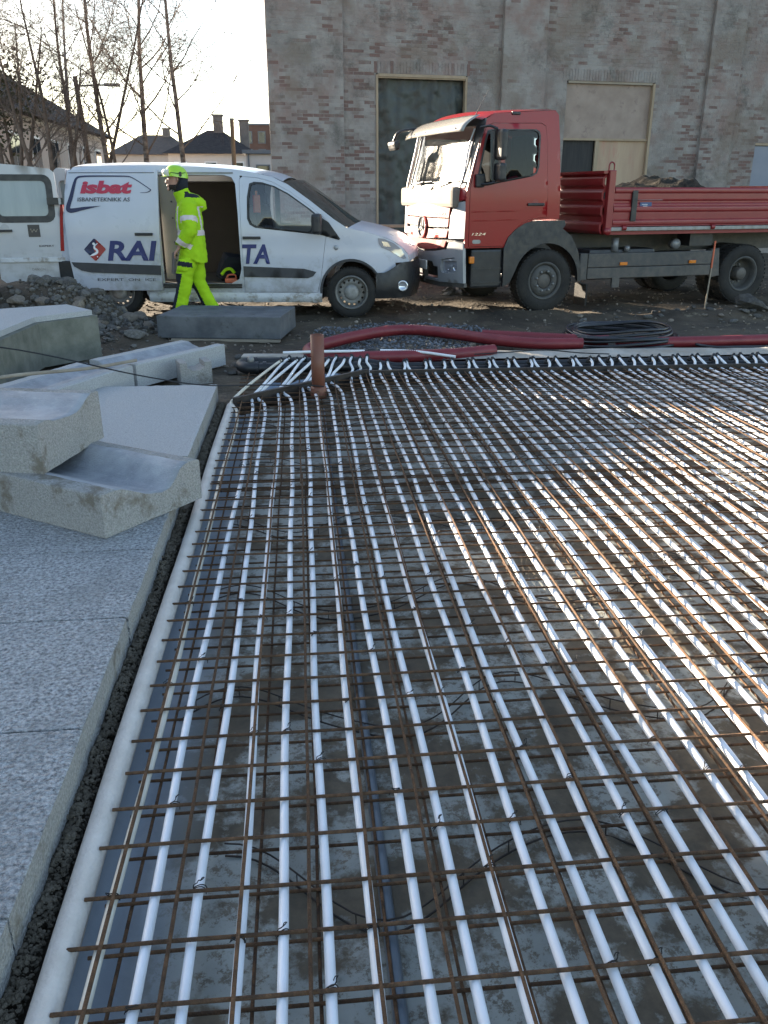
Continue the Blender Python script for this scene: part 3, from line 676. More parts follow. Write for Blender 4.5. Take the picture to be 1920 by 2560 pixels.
# dark ivy clump on the left tree
rt = random.Random(8); lv = MB()
for i in range(1500):
    a = Vector((rt.gauss(0, .7), rt.gauss(0, .5), rt.gauss(0, .7)))
    c = Vector((0, 0, 4.35)) + a; s = rt.uniform(.04, .09); u = Vector((rt.gauss(0, 1), rt.gauss(0, 1), rt.gauss(0, 1))).normalized(); v_ = u.orthogonal().normalized()
    lv.add([c - u * s, c + v_ * s * .6, c + u * s, c - v_ * s * .6], [(0, 1, 2, 3)])
iv = thing('evergreen_bush', 'dark evergreen clump hanging in front of the dark roof at left', 'bush', (-9.0, 29.5, 0)); lv.obj('foliage', 'evergreen', iv)
MB().tube([(0, 0, -.1), (.1, 0, 2), (0, 0, 4.5)], [.07, .06, .03], 7).tube([(.05, 0, 2.2), (-.7, .1, 4.2)], [.04, .02], 6).obj('stem', 'bark', iv)
far = MB(); rt = random.Random(9)                      # far wooded skyline
for i in range(7000):
    x = rt.uniform(-60, 60); y = rt.uniform(120, 132); top = 5.2 + 2.2 * fbm(x, 0, .12, 2); z = rt.uniform(0, max(1, top)); s = rt.uniform(.25, .6)
    u = Vector((rt.gauss(0, 1), rt.gauss(0, .4), rt.gauss(0, 1))).normalized(); v_ = u.orthogonal().normalized(); c = Vector((x, y, z))
    far.add([c - u * s, c + v_ * s * .6, c + u * s, c - v_ * s * .6], [(0, 1, 2, 3)])
o = far.obj('far_wood', 'evergreen'); stuff(o); tag(o, 'distant dark line of trees behind the houses', 'trees')

# ------------------------------------------------------------------ unseen sheds added left of the frame to shade the slabs
def shed(name, label, x0, x1, y0, y1, za, zb):
    t = thing(name, label, 'shade caster', ((x0 + x1) / 2, (y0 + y1) / 2, 0)); a, c = (x1 - x0) / 2, (y1 - y0) / 2
    V = [(-a, -c, 0), (a, -c, 0), (a, c, 0), (-a, c, 0), (-a, -c, za), (a, -c, za), (a, c, zb), (-a, c, zb)]
    MB().add(V, [(0, 1, 5, 4), (1, 2, 6, 5), (2, 3, 7, 6), (3, 0, 4, 7), (3, 2, 1, 0)]).obj('wall', 'wall_cream', t)
    MB().add([(-a - .1, -c - .1, za), (a + .1, -c - .1, za), (a + .1, c + .1, zb), (-a - .1, c + .1, zb), (-a - .1, -c - .1, za + .12), (a + .1, -c - .1, za + .12), (a + .1, c + .1, zb + .12), (-a - .1, c + .1, zb + .12)],
        [(4, 5, 6, 7), (3, 2, 1, 0), (0, 1, 5, 4), (1, 2, 6, 5), (2, 3, 7, 6), (3, 0, 4, 7)]).obj('roof', 'metal_grey', t)
    MB().box((a + .02, 0, 1.05), (.05, .95, 2.1)).obj('door', 'wall_grey', t)
shed('shade_shed', 'long unseen shed added beyond the left edge, roof sloped to shade the slabs', -12.0, -9.0, 2.0, 14.15, 5.0, 3.12)
shed('shade_shed', 'tall unseen shed added beyond the left edge to shade the rink bed', -12.0, -9.0, 14.35, 18.2, 3.25, 4.0)
# ------------------------------------------------------------------ rink: film, pipes, bars
def film_mat():
    m = bpy.data.materials.new('film'); m.use_nodes = True; MATS['film'] = m; t = m.node_tree; N = t.nodes; L = t.links; bs = N['Principled BSDF']
    g = N.new('ShaderNodeNewGeometry')
    def nz(sc, det, rg, sd, st=(1, 1, 1)):
        mp = N.new('ShaderNodeMapping'); mp.inputs['Location'].default_value = (sd, sd, 0); mp.inputs['Scale'].default_value = st; L.new(g.outputs['Position'], mp.inputs[0])
        n = N.new('ShaderNodeTexNoise'); n.inputs['Scale'].default_value = sc; n.inputs['Detail'].default_value = det; n.inputs['Roughness'].default_value = rg; L.new(mp.outputs[0], n.inputs[0]); return n.outputs['Fac']
    def rmp(f, a, b_, lo=0., hi=1.):
        r = N.new('ShaderNodeMapRange'); r.inputs[1].default_value = a; r.inputs[2].default_value = b_; r.inputs[3].default_value = lo; r.inputs[4].default_value = hi; L.new(f, r.inputs[0]); return r.outputs[0]
    def mix(f, a, b_):
        x = N.new('ShaderNodeMixRGB'); L.new(f, x.inputs[0])
        for k, c in ((1, a), (2, b_)):
            if isinstance(c, tuple): x.inputs[k].default_value = lin(c)
            else: L.new(c, x.inputs[k])
        return x.outputs[0]
    def mul(a, b_):
        x = N.new('ShaderNodeMath'); x.operation = 'MULTIPLY'; L.new(a, x.inputs[0])
        if isinstance(b_, float): x.inputs[1].default_value = b_
        else: L.new(b_, x.inputs[1])
        return x.outputs[0]
    sx = N.new('ShaderNodeSeparateXYZ'); L.new(g.outputs['Position'], sx.inputs[0])
    inner = rmp(sx.outputs['X'], -.46, -.30)                          # the clean turned-up margin by the foam strip
    film = mix(rmp(nz(2.5, 5, .6, 3), .35, .65), (0.24, 0.25, 0.225), (0.36, 0.372, 0.335))
    film = mix(rmp(sx.outputs['X'], -.30, -.46), film, (0.235, 0.265, 0.295))
    mud = mix(rmp(nz(16, 7, .7, 7), .35, .7), (0.07, 0.052, 0.031), (0.15, 0.112, 0.068))
    k = rmp(nz(3.6, 9, .68, 11), .47, .535)
    k2 = rmp(nz(19, 9, .8, 15), .515, .575)
    mx = N.new('ShaderNodeMath'); mx.operation = 'MAXIMUM'; L.new(mul(k, 0.9), mx.inputs[0]); L.new(mul(k2, 0.85), mx.inputs[1])
    col = mix(mul(mx.outputs[0], inner), film, mud)
    L.new(col, bs.inputs['Base Color'])
    bs.inputs['Specular IOR Level'].default_value = .38; L.new(rmp(k, 0, 1, .42, .8), bs.inputs['Roughness'])
    bp = N.new('ShaderNodeBump'); bp.inputs['Strength'].default_value = .5; bp.inputs['Distance'].default_value = .012; L.new(nz(7, 6, .6, 21), bp.inputs['Height']); L.new(bp.outputs[0], bs.inputs['Normal'])
film_mat()
def yform(x): return 7.45 if x > 0.6 else 6.44 + (x + 0.53) * 0.93
def filmz(x, y):
    z = -0.092 + 0.012 * fbm(x, y, 1.4, 6)
    a = noise.noise(Vector((x * 2.2 + .8 * fbm(x, y, 1, 2), y * 1.1, 3))); z += 0.010 * max(0, 1 - abs(a) * 9)
    a = noise.noise(Vector((x * 1.0, y * 2.4 + .9 * fbm(x, y, 1.3, 5), 9))); z += 0.008 * max(0, 1 - abs(a) * 9)
    z += 0.016 * math.exp(-((x - 1.32 - .02 * math.sin(y * 3)) / .035) ** 2) + 0.012 * math.exp(-((x - .80) / .03) ** 2)
    z += 0.085 * (1 - sstep(-.585, -.50, x))
    return max(z, -.118)
fx = [-.60 + .02 * i for i in range(20)] + [-.2 + .045 * i for i in range(1, 150)]; fy = [.4 + .045 * i for i in range(158)]
b = MB(); VV = [(x, y, filmz(x, y)) for y in fy for x in fx]; nf = len(fx)
FF = [(j * nf + i, j * nf + i + 1, (j + 1) * nf + i + 1, (j + 1) * nf + i) for j in range(len(fy) - 1) for i in range(nf - 1) if fy[j + 1] < yform(fx[i]) + .03]
b.add(VV, FF, True); tag(b.obj('plastic_film', 'film'), 'muddy translucent plastic film spread under the rusty bars of the rink bed', 'plastic sheet')
b = MB(); b.grid(50, 12, lambda u, v: (-.35 + 1.0 * u, yform(-.35 + 1.0 * u) + .02 + .38 * v * (1.0 - .6 * u), .004 + .03 * fbm(u * 3, v * 2, 2, 5) + .02 * v)); tag(b.obj('plastic_film', 'blue_film'), 'bluish plastic film lying behind the slanting formwork under the white pipe ends', 'plastic sheet')

# foam strip along the slabs
fp = [(-.567 + .004 * math.sin(y * 2.1) + .003 * math.sin(y * 5), y, -.012 + .004 * math.sin(y * 3)) for y in [.5 + .1 * i for i in range(60)]]
b = MB()
def foamf(u, v):
    y = .5 + 5.95 * u; a = 2 * math.pi * v; n_ = 1 + .035 * fbm(y * 3, v * 4, 1, 2)
    return (-.574 + .004 * math.sin(y * 2.1) + .034 * n_ * math.cos(a), y, -.008 + .033 * n_ * math.sin(a))
b.grid(120, 18, foamf); fo = tag(b.obj('foam_strip', 'foam'), 'long pale rounded foam strip between concrete slabs and rink bed', 'foam strip')
b = MB(); b.box((-.612, 3.45, -.07), (.004, 5.9, .08)); b.obj('backing_film', 'black_plastic', fo)

# white pipes
PN = 53; PX = [-.49 + .1005 * i for i in range(PN)]
ORD = ['first', 'second', 'third', 'fourth', 'fifth', 'sixth', 'seventh', 'eighth', 'ninth', 'tenth', 'eleventh', 'twelfth', 'thirteenth', 'fourteenth', 'fifteenth', 'sixteenth', 'seventeenth', 'eighteenth']
rp = random.Random(17); ENDS = []
for i, x in enumerate(PX):
    amp = rp.uniform(.003, .010); ph = rp.uniform(0, 6); pts = []; y = .45; yf = yform(x)
    dx0 = -.07 if (i % 2 == 0 and i < 9) else (-.02 if i < 9 else rp.uniform(-.03, .02))
    y_end = yf - .38
    while y < y_end: pts.append((x + amp * math.sin(y * 1.3 + ph) + .003 * math.sin(y * 4 + ph), y, 0.003 * math.sin(y * 2.6 + ph * 2))); y += .22
    pts += [(x + dx0 * .35, yf - .2, .004), (x + dx0, yform(x + dx0) - .02, .012), (x + dx0 * 1.02, yform(x + dx0) + .06, .03)]
    if i < 12:
        ex = -.19 + .072 * i; ey = 7.60 + (.1 if i % 2 else 0.0); ez = .13
        f = max(0.0, 1 - i / 12)
        pts += [(x + dx0 + .10 * f, yform(x + dx0) + .06 + .22 * f + .03, .055 + .03 * f), (ex - .06 * f - .01, ey - .12, .105), (ex, ey, ez)]
    else:
        ex = x + dx0 - (.02 if i % 2 else -.015); ey = 7.63 + (.04 if i % 2 else 0); ez = .085; pts += [(ex, 7.56, .06), (ex, ey, ez)]
    ENDS.append((ex, ey, ez))
    b = MB(); b.tube(spline(pts, 3), .0122, 10)
    o = b.obj('cooling_pipe', 'pipe_cream' if i == 0 else 'pipe_white')
    if i == 0: tag(o, 'cream tinted cooling pipe under a rusty bar, nearest the foam strip', 'pipe', 'cooling pipes laid along the rink bed')
    elif i < 18: tag(o, 'white plastic cooling pipe, %s from the foam strip' % ORD[i], 'pipe', 'cooling pipes laid along the rink bed')
    else: tag(o, 'white plastic cooling pipe in the crowded right part of the rink bed', 'pipe', 'cooling pipes laid along the rink bed')

# rusty mesh mats
def bar_mesh(L_, ax, r_=.004):
    bb = MB(); k = 14
    pts = [((i / k * L_, .0012 * math.sin(i * 2.1), .001 * math.sin(i * 1.3)) if ax == 'X' else (.0012 * math.sin(i * 1.9), i / k * L_, .001 * math.cos(i * 1.7))) for i in range(k + 1)]
    bb.tube(pts, r_, 6); return bb.mesh('bar', 'rust')
rm_ = random.Random(23)
def mat_sheet(label, x0, x1, y0, ny, zc, group, rc=.0048, jit=.0, over=True):
    t = thing('rebar_mat', label, 'rebar mesh', (x0, y0, 0), 0, group); L_ = x1 - x0; H_ = .15 * (ny - 1) + .12
    mc = bar_mesh(L_, 'X', rc); ml = bar_mesh(H_, 'Y', rc)
    for j in range(ny):
        link('cross_bar', mc, t, (rm_.uniform(-.008, .008), .06 + .15 * j + rm_.gauss(0, .004), zc), (0, 0, rm_.gauss(0, .0012)))
    nx = int((L_ - .065) / .1505) + 1
    for i in range(nx):
        link('long_bar', ml, t, (.065 + .1505 * i + rm_.gauss(0, .0025), 0, zc + (rc * 2 + .0003 if over else -rc * 2)), (0, 0, rm_.gauss(0, .0007)))
    return t
UZ = .0175; LZ = -.036
mat_sheet('upper rusty rebar mesh over the pipes in the near left foreground', -.55, 2.42, .737, 26, UZ, 'upper rebar meshes')
mat_sheet('upper rusty rebar mesh over the pipes by the brown drain pipe', -.55, 2.42, 4.487 - .06 + .02, 21, UZ + .001, 'upper rebar meshes')
mat_sheet('upper rusty rebar mesh over the pipes at the right edge', 2.459, 6.0, .745, 25, UZ + .001, 'upper rebar meshes')
mat_sheet('upper rusty rebar mesh over the pipes in the far right corner', 2.459, 6.0, 4.435, 21, UZ, 'upper rebar meshes')
mat_sheet('lower rusty rebar mesh beneath the pipes in the near left foreground', -.52, 2.47, .76, 26, LZ, 'lower rebar meshes', .0044, 0, False)
mat_sheet('lower rusty rebar mesh beneath the pipes by the brown drain pipe', -.52, 2.47, 4.47, 20, LZ - .001, 'lower rebar meshes', .0044, 0, False)
mat_sheet('lower rusty rebar mesh beneath the pipes at the right edge', 2.50, 6.0, .775, 25, LZ - .001, 'lower rebar meshes', .0044, 0, False)
mat_sheet('lower rusty rebar mesh beneath the pipes in the far right corner', 2.50, 6.0, 4.46, 20, LZ, 'lower rebar meshes', .0044, 0, False)

# tie wires
def tie_mesh(seed):
    r_ = random.Random(seed); bb = MB(); R0 = .0165
    a0 = [(R0 * math.cos(R(a)), .003 * math.sin(R(a * 2)), R0 * math.sin(R(a)) + .002) for a in range(-10, 191, 20)]; bb.tube(a0, .0013, 4)
    a0 = [(R0 * math.cos(R(a)) * 1.02, .006 + .004 * math.sin(R(a * 2)), R0 * math.sin(R(a)) * .95 + .003) for a in range(0, 181, 22)]; bb.tube(a0, .0013, 4)
    e = Vector((-.012 + r_.uniform(-.004, .01), .002, .020)); pts = [Vector((-.014, 0, .008)), e]
    for q in range(4): e = e + Vector((r_.uniform(-.004, .009), r_.uniform(.001, .007), r_.uniform(.0, .007))); pts.append(e.copy())
    pts += [e + Vector((-.006, .003, -.004)), e + Vector((-.010, -.002, -.010))]; bb.tube(spline(pts, 2), .0014, 4)
    return bb.mesh('tie_wire', 'wire')
TIES = [tie_mesh(s) for s in range(4)]; nt_ = 0
for i in range(PN):
    j = int(rp.uniform(0, 5)); 
    while j < 43:
        y = .737 + .06 + .15 * j; x = PX[i]
        vis = abs(x - (.1 * y)) < .46 * (y + .35) + .1 and y < 6.4 and 1.15 < y
        if vis and nt_ < 230:
            o = link('tie_wire', random.choice(TIES), None, (x, y + .006, 0), (0, 0, rp.uniform(-.25, .25) + (math.pi if rp.random() < .25 else 0)))
            tag(o, 'black twisted wire tie holding a white pipe to a rusty cross bar', 'wire tie', 'wire ties on the cooling pipes'); nt_ += 1
        j += rp.choice((4, 5, 5, 6))
# wavy wire spacers under the lower mesh
def chair(x0, y0, L_, ph, label):
    t = thing('wire_spacer', label, 'wire spacer', (x0, y0, -.085), 0, 'wavy wire spacers under the bars'); n_ = int(L_ / .04)
    f = lambda s: .14 * math.sin(s * 6.6 + ph) + .02 * math.sin(s * 13)
    MB().tube([(L_ * i / n_, f(L_ * i / n_), .004) for i in range(n_ + 1)], .003, 5).obj('bottom_wire', 'steel_dark', t)
    MB().tube([(L_ * i / n_, f(L_ * i / n_) + .006, .040) for i in range(n_ + 1)], .0025, 5).obj('top_wire', 'steel_dark', t)
    st = MB(); st.tube([(0, 0, 0), (0, .006, .042)], .002, 4); me = st.mesh('strut', 'steel_dark'); s = .05
    while s < L_: link('strut', me, t, (s, f(s), 0)); s += .14
chair(-.25, 1.62, 2.1, 1.9, 'wavy black wire spacer lying on the film nearest the camera')
chair(-.45, 2.35, 2.6, .2, 'wavy black wire spacer, second row from the camera')
chair(-.40, 3.15, 3.0, 1.0, 'wavy black wire spacer, third row from the camera')
chair(-.42, 4.05, 3.6, 2.4, 'wavy black wire spacer, fourth row from the camera')
chair(-.42, 5.05, 4.0, .6, 'wavy black wire spacer, fifth row from the camera')
chair(-.42, 6.05, 4.6, 1.6, 'wavy black wire spacer in the row furthest from the camera')
b = MB(); b.tube([(.152 + .006 * math.sin(y * .9), y, -.066) for y in [.5 + .3 * i for i in range(21)]], .017, 10); tag(b.obj('conduit', 'conduit_grey'), 'blue grey conduit lying straight on the film under the bars', 'conduit')
# dark scraps caught in the mesh
def scrap(x, y, s, seed):
    r_ = random.Random(seed); bb = MB()
    for q in range(4):
        p_ = [Vector((r_.gauss(0, s), r_.gauss(0, s), r_.uniform(-.02, .02))) for _ in range(5)]; bb.tube(spline(p_, 3), .0016, 4)
    return link('wire_scrap', bb.mesh('wire_scrap', 'wire'), None, (x, y, .03))
tag(scrap(1.62, 3.25, .045, 2), 'tangle of black cut wire on the bars right of centre', 'wire scrap', None)
tag(scrap(2.02, 3.9, .05, 5), 'smaller tangle of black cut wire further back on the bars', 'wire scrap', None)

# formwork
ft = thing('formwork', 'dark steel edge form standing along the far end of the rink bed', 'formwork', (0, 0, 0))
def plate(name, a, c, z0, z1, th):
    a = Vector((a[0], a[1], 0)); c = Vector((c[0], c[1], 0)); d = (c - a).normalized(); n_ = Vector((-d.y, d.x, 0)); bb = MB()
    bb.prism([(0, z0), ((c - a).length, z0), ((c - a).length, z1), (0, z1)], 0, th, (d, (0, 0, 1), n_, a)); bb.prism([(0, z1 + .0005), ((c - a).length, z1 + .0005), ((c - a).length, z1 + .006), (0, z1 + .006)], -.002, .035, (d, (0, 0, 1), n_, a)); return bb.obj(name, 'steel_dark', ft)
plate('slanting_plate', (-.545, 6.43), (.60, 7.475), -.05, .055, .008); plate('straight_plate', (.605, 7.46), (6.2, 7.40), -.05, .042, .008)
for i, (ex, ey, ez) in enumerate(ENDS[:32]):
    pass
# brown drain pipe
dp = thing('drain_pipe', 'upright reddish brown drain pipe standing at the far left of the bars', 'pipe', (.125, 6.80, -.03))
MB().lathe([(.0, .0), (.055, 0), (.055, .515), (.0515, .515), (.0515, .2), (0, .2)], 28, axis='Z').obj('tube', 'drain_brown', dp)
MB().lathe([(.056, -.005), (.066, -.005), (.068, .02), (.066, .075), (.062, .088), (.056, .092)], 28, axis='Z').obj('socket', 'drain_brown', dp)

# manifold with black headers and clamps
mf = thing('manifold', 'black plastic header pipes feeding the white pipe ends behind the formwork', 'manifold', (0, 0, 0))
MB().tube([(-.40, 7.62, .06), (.5, 7.66, .05), (.9, 7.68, .0), (6.2, 7.72, -.01)], [.048, .046, .036, .034], 12).obj('header_pipe', 'black_plastic', mf)
MB().tube([(-.42, 7.84, .07), (.5, 7.85, .06), (.9, 7.86, .005), (6.2, 7.88, .0)], [.045, .044, .036, .034], 12).obj('header_pipe', 'black_plastic', mf)
MB().tube(spline([(-.40, 7.62, .06), (-.50, 7.63, .06), (-.56, 7.70, .065), (-.56, 7.78, .07), (-.50, 7.84, .07), (-.42, 7.84, .07)], 4), .052, 12).obj('elbow', 'black_plastic', mf)
for xx in (-.43, -.36): MB().tube([(xx, 7.62, .06), (xx + .03, 7.62, .06)], .06, 12).obj('collar', 'black_plastic', mf)
MB().lathe([(0, 0), (.03, 0), (.03, .04), (.02, .06), (0, .06)], 12, axis='Z', origin=(-.47, 7.66, .1)).obj('valve_cap', 'hub_grey', mf)
cl = MB(); cl.lathe([(.013, -.016), (.019, -.016), (.021, 0), (.019, .016), (.013, .016)], 10, axis='Y'); cl.box((.0, 0, .024), (.016, .022, .014)); cme = cl.mesh('clamp', 'black_plastic')
for (ex, ey, ez) in ENDS: link('clamp', cme, mf, (ex, ey - .005, ez), (R(-25), 0, rp.uniform(-.4, .4)))
bl = MB(); bl.lathe([(0.012, -.03), (.02, -.03), (.02, .02), (.024, .02), (.024, .04), (0.0, .04)], 10, axis='Y'); bme = bl.mesh('nozzle', 'black_plastic')
for (ex, ey, ez) in ENDS: link('nozzle', bme, mf, (ex, ey + .02, ez - .008), (R(-38), 0, 0))
b = MB(); b.tube(spline([(-.18, 7.93, .14), (.2, 7.93, .145), (.62, 8.0, .13)], 5), .0135, 10); tag(b.obj('loose_pipe', 'pipe_white'), 'loose white pipe lying along the black header left of the coupling', 'pipe')
b = MB(); b.tube(spline([(.73, 8.02, .13), (1.1, 7.98, .12), (1.45, 7.78, .10)], 5), .0135, 10); tag(b.obj('loose_pipe', 'pipe_white'), 'loose white pipe lying along the red hose right of the coupling', 'pipe')
b = MB(); b.tube([(.60, 8.0, .13), (.63, 8.003, .13), (.635, 8.004, .13), (.715, 8.015, .13), (.72, 8.016, .13), (.75, 8.02, .13)], [.017, .017, .024, .024, .017, .017], 12); tag(b.obj('pipe_coupling', 'black_plastic'), 'black coupling joining two loose white pipes by the red hose', 'coupling')
b = MB(); b.box((-.26, 8.24, .035), (.66, .16, .06), rz=-.10, bev=.008); tag(b.obj('plank', 'textile'), 'pale weathered plank lying behind the black header elbow', 'plank')
b = MB(); b.grid(90, 8, lambda u, v: (1.0 + 5.2 * u, 7.95 + .02 * math.sin(u * 9) + (.45 + .05 * math.sin(u * 17)) * v, .016 + .05 * abs(fbm(u * 9, v * 2, 1.2, 3)) * (1 - abs(2 * v - 1)) + .025)); o = b.obj('geotextile', 'textile'); tag(o, 'strip of dirty pale geotextile lying behind the pipe clamps', 'textile')

# red corrugated hose
def hose(name, pts, r_, m, label, cat, ribs=True, sub=14):
    P = spline(pts, sub); L_ = sum((P[i + 1] - P[i]).length for i in range(len(P) - 1)); n_ = int(L_ / (.0085 if ribs else .03)); Q = []; acc = 0; k = 0
    for q in range(n_):
        s = L_ * q / n_
        while k < len(P) - 2 and acc + (P[k + 1] - P[k]).length < s: acc += (P[k + 1] - P[k]).length; k += 1
        l = (P[k + 1] - P[k]).length; Q.append(P[k].lerp(P[k + 1], (s - acc) / max(l, 1e-6)))
    rr = [(r_ if (i % 2 == 0) else r_ * .93) for i in range(n_)] if ribs else [r_] * n_
    bb = MB(); bb.tube(Q, rr, 16, cap=False)
    bb.tube(Q[:6], r_ * .86, 14, cap=False); bb.tube(Q[-6:], r_ * .86, 14, cap=False)
    return tag(bb.obj(name, m), label, cat)
hose('corrugated_hose', [(2.95, 8.55, .07), (2.45, 8.62, .07), (2.05, 8.88, .075), (1.70, 9.25, .08), (1.32, 9.58, .08), (1.0, 9.55, .08), (.6, 9.2, .08), (.24, 8.74, .08), (.08, 8.45, .08), (.09, 8.18, .08), (.26, 8.02, .08), (.6, 7.985, .075), (1.05, 7.99, .075), (1.5, 8.05, .075), (1.93, 8.22, .075)], .062, 'conduit_red', 'thick red corrugated hose bent into a loop on the gravel', 'hose')
hose('corrugated_hose', [(2.02, 9.22, .07), (2.4, 9.05, .07), (2.85, 8.86, .07), (3.3, 8.72, .07)], .060, 'conduit_red', 'second red corrugated hose running behind the loop to the black coil', 'hose')
hose('corrugated_hose', [(3.35, 8.62, .07), (3.9, 8.55, .07), (4.5, 8.56, .07), (5.2, 8.62, .07), (6.2, 8.8, .07)], .060, 'conduit_red', 'red corrugated hose leading from the black coil to the right edge', 'hose')
# black hose coil
pts = []; rq = random.Random(4)
for i in range(15 * 9):
    a = i / 15 * 2 * math.pi; k = i / 15; rx = .62 + .03 * math.sin(k * 2.7) - .012 * k; pts.append((3.52 + .02 * math.sin(k * 3) + rx * math.cos(a), 8.98 + (.62 - .02 * k) * math.sin(a) + .02 * math.cos(k * 2), .04 + .014 * k + .03 * math.sin(a * 1.0 + k) + .012 * math.sin(a * 3)))
pts = [(6.3, 8.3, .04), (5.2, 8.27, .05), (4.6, 8.30, .05), (4.2, 8.42, .05)] + pts[2:]
b = MB(); b.tube(spline(pts, 3), .016, 8); tag(b.obj('hose_coil', 'hose_black'), 'coil of black hose lying on the red hose behind the bars', 'hose')
b = MB(); b.tube(spline([(1.6, 7.62, .15), (1.95, 7.6, .17), (2.3, 7.66, .17), (2.6, 7.6, .15), (2.9, 7.62, .13)], 6), .006, 6); tag(b.obj('cable', 'cable'), 'short black cable lying over the white pipe ends by the clamps', 'cable')
# long cable sagging over the blocks
b = MB(); b.tube(spline([(-3.0, 5.8, .66), (-2.10, 6.05, .55), (-1.2, 6.19, .305), (-.75, 6.36, .185), (-.36, 6.72, .10), (.05, 6.72, .085), (.17, 6.72, .075)], 8), .0055, 6); tag(b.obj('cable', 'cable'), 'thin black cable stretched across the gutter blocks to the drain pipe', 'cable')

# ------------------------------------------------------------------ concrete slabs
def slab_mat():
    m = bpy.data.materials.new('slab'); m.use_nodes = True; MATS['slab'] = m; t = m.node_tree; N = t.nodes; L = t.links; bs = N['Principled BSDF']; bs.inputs['Roughness'].default_value = .8; bs.inputs['Specular IOR Level'].default_value = .3
    g = N.new('ShaderNodeNewGeometry')
    def nz(sc, det, rg, sd):
        mp = N.new('ShaderNodeMapping'); mp.inputs['Location'].default_value = (sd, sd, 0); L.new(g.outputs['Position'], mp.inputs[0]); n = N.new('ShaderNodeTexNoise'); n.inputs['Scale'].default_value = sc; n.inputs['Detail'].default_value = det; n.inputs['Roughness'].default_value = rg; L.new(mp.outputs[0], n.inputs[0]); return n.outputs['Fac']
    def rmp(f, a, b_, lo=0., hi=1.):
        r = N.new('ShaderNodeMapRange'); r.inputs[1].default_value = a; r.inputs[2].default_value = b_; r.inputs[3].default_value = lo; r.inputs[4].default_value = hi; L.new(f, r.inputs[0]); return r.outputs[0]
    def mix(f, a, b_):
        x = N.new('ShaderNodeMixRGB'); L.new(f, x.inputs[0])
        for k, c in ((1, a), (2, b_)):
            if isinstance(c, tuple): x.inputs[k].default_value = lin(c)
            else: L.new(c, x.inputs[k])
        return x.outputs[0]
    c = mix(rmp(nz(72, 8, .78, 3), .38, .59), (0.17, 0.172, 0.175), (0.70, 0.705, 0.71)); c = mix(rmp(nz(3.5, 5, .6, 9), .46, .7, 0, .55), c, (0.30, 0.30, 0.295)); c = mix(rmp(nz(22, 8, .75, 19), .64, .74, 0, .7), c, (0.13, 0.125, 0.115))
    L.new(c, bs.inputs['Base Color'])
    vo = N.new('ShaderNodeTexVoronoi'); vo.inputs['Scale'].default_value = 46; L.new(g.outputs['Position'], vo.inputs['Vector'])
    ad = N.new('ShaderNodeMath'); ad.operation = 'ADD'; L.new(nz(60, 6, .7, 5), ad.inputs[0]); L.new(vo.outputs['Distance'], ad.inputs[1])
    wv = N.new('ShaderNodeTexWave'); wv.bands_direction = 'Y'; wv.inputs['Scale'].default_value = 14; wv.inputs['Distortion'].default_value = 9; wv.inputs['Detail'].default_value = 4; wv.inputs['Detail Scale'].default_value = 3; L.new(g.outputs['Position'], wv.inputs['Vector']); ad2 = N.new('ShaderNodeMath'); ad2.operation = 'MULTIPLY_ADD'; L.new(wv.outputs['Fac'], ad2.inputs[0]); ad2.inputs[1].default_value = .55; L.new(ad.outputs[0], ad2.inputs[2]); ad = ad2
    bp = N.new('ShaderNodeBump'); bp.inputs['Strength'].default_value = 1.0; bp.inputs['Distance'].default_value = .02; L.new(ad.outputs[0], bp.inputs['Height']); L.new(bp.outputs[0], bs.inputs['Normal'])
slab_mat()
def slab(label, x0, x1, y0, y1, z0, z1, seed, m='slab', rough=.0016):
    bb = MB(); nx, ny = 40, max(8, int((y1 - y0) / .03)); e = .006
    jx = lambda y: .004 * fbm(y, seed, 6, 2) + .006 * max(0, fbm(y, seed, 11, 7) - .25)
    def top(u, v):
        y = y0 + (y1 - y0) * v; xe = x1 - jx(y); x = x0 + (xe - x0) * (1 - (1 - u) ** 1.6); return (x, y, z1 + rough * fbm(x, y, 40, seed) - e * (max(0, 1 - (xe - x) / .008) * .6))
    bb.grid(nx, ny, top, True)
    def side(u, v):
        y = y0 + (y1 - y0) * u; x = x1 - jx(y); zt = top(1, u)[2]; zz = z0 + (zt - z0) * v; return (x + .0015 * fbm(y, zz, 25, 3), y, zz)
    bb.grid(ny, 5, side, True, 1); ys_ = lambda y, s_: bb.grid(nx, 1, lambda u, v: (top(u, 0 if s_ else 1)[0], y, z0 + (top(u, 0 if s_ else 1)[2] - z0) * v), False)
    ys_(y0, True); ys_(y1, False)
    return tag(bb.obj('concrete_slab', [m, 'concrete_worn']), label, 'slab', 'concrete slabs along the rink bed')
slab('rough bluish concrete slab nearest the camera at the lower left', -2.3, -.676, .75, 1.42, -.03, .10, 1)
slab('rough bluish concrete slab, second from the camera', -2.3, -.674, 1.428, 2.10, -.03, .10, 2)
slab('rough bluish concrete slab, third from the camera', -2.3, -.677, 2.108, 2.78, -.03, .10, 3)
slab('rough bluish concrete slab just in front of the stacked curb stones', -2.3, -.674, 2.789, 3.41, -.03, .10, 4)
slab('concrete slab lying under the lower curb stone', -2.3, -.676, 3.419, 4.06, -.03, .10, 5)
slab('large pitted concrete slab behind the stacked curb stones', -1.62, -.69, 4.75, 6.70, -.02, .115, 6, 'concrete', .004)
slab('concrete slab half hidden behind the stacked curb stones', -2.3, -.682, 4.064, 4.74, -.03, .10, 7)

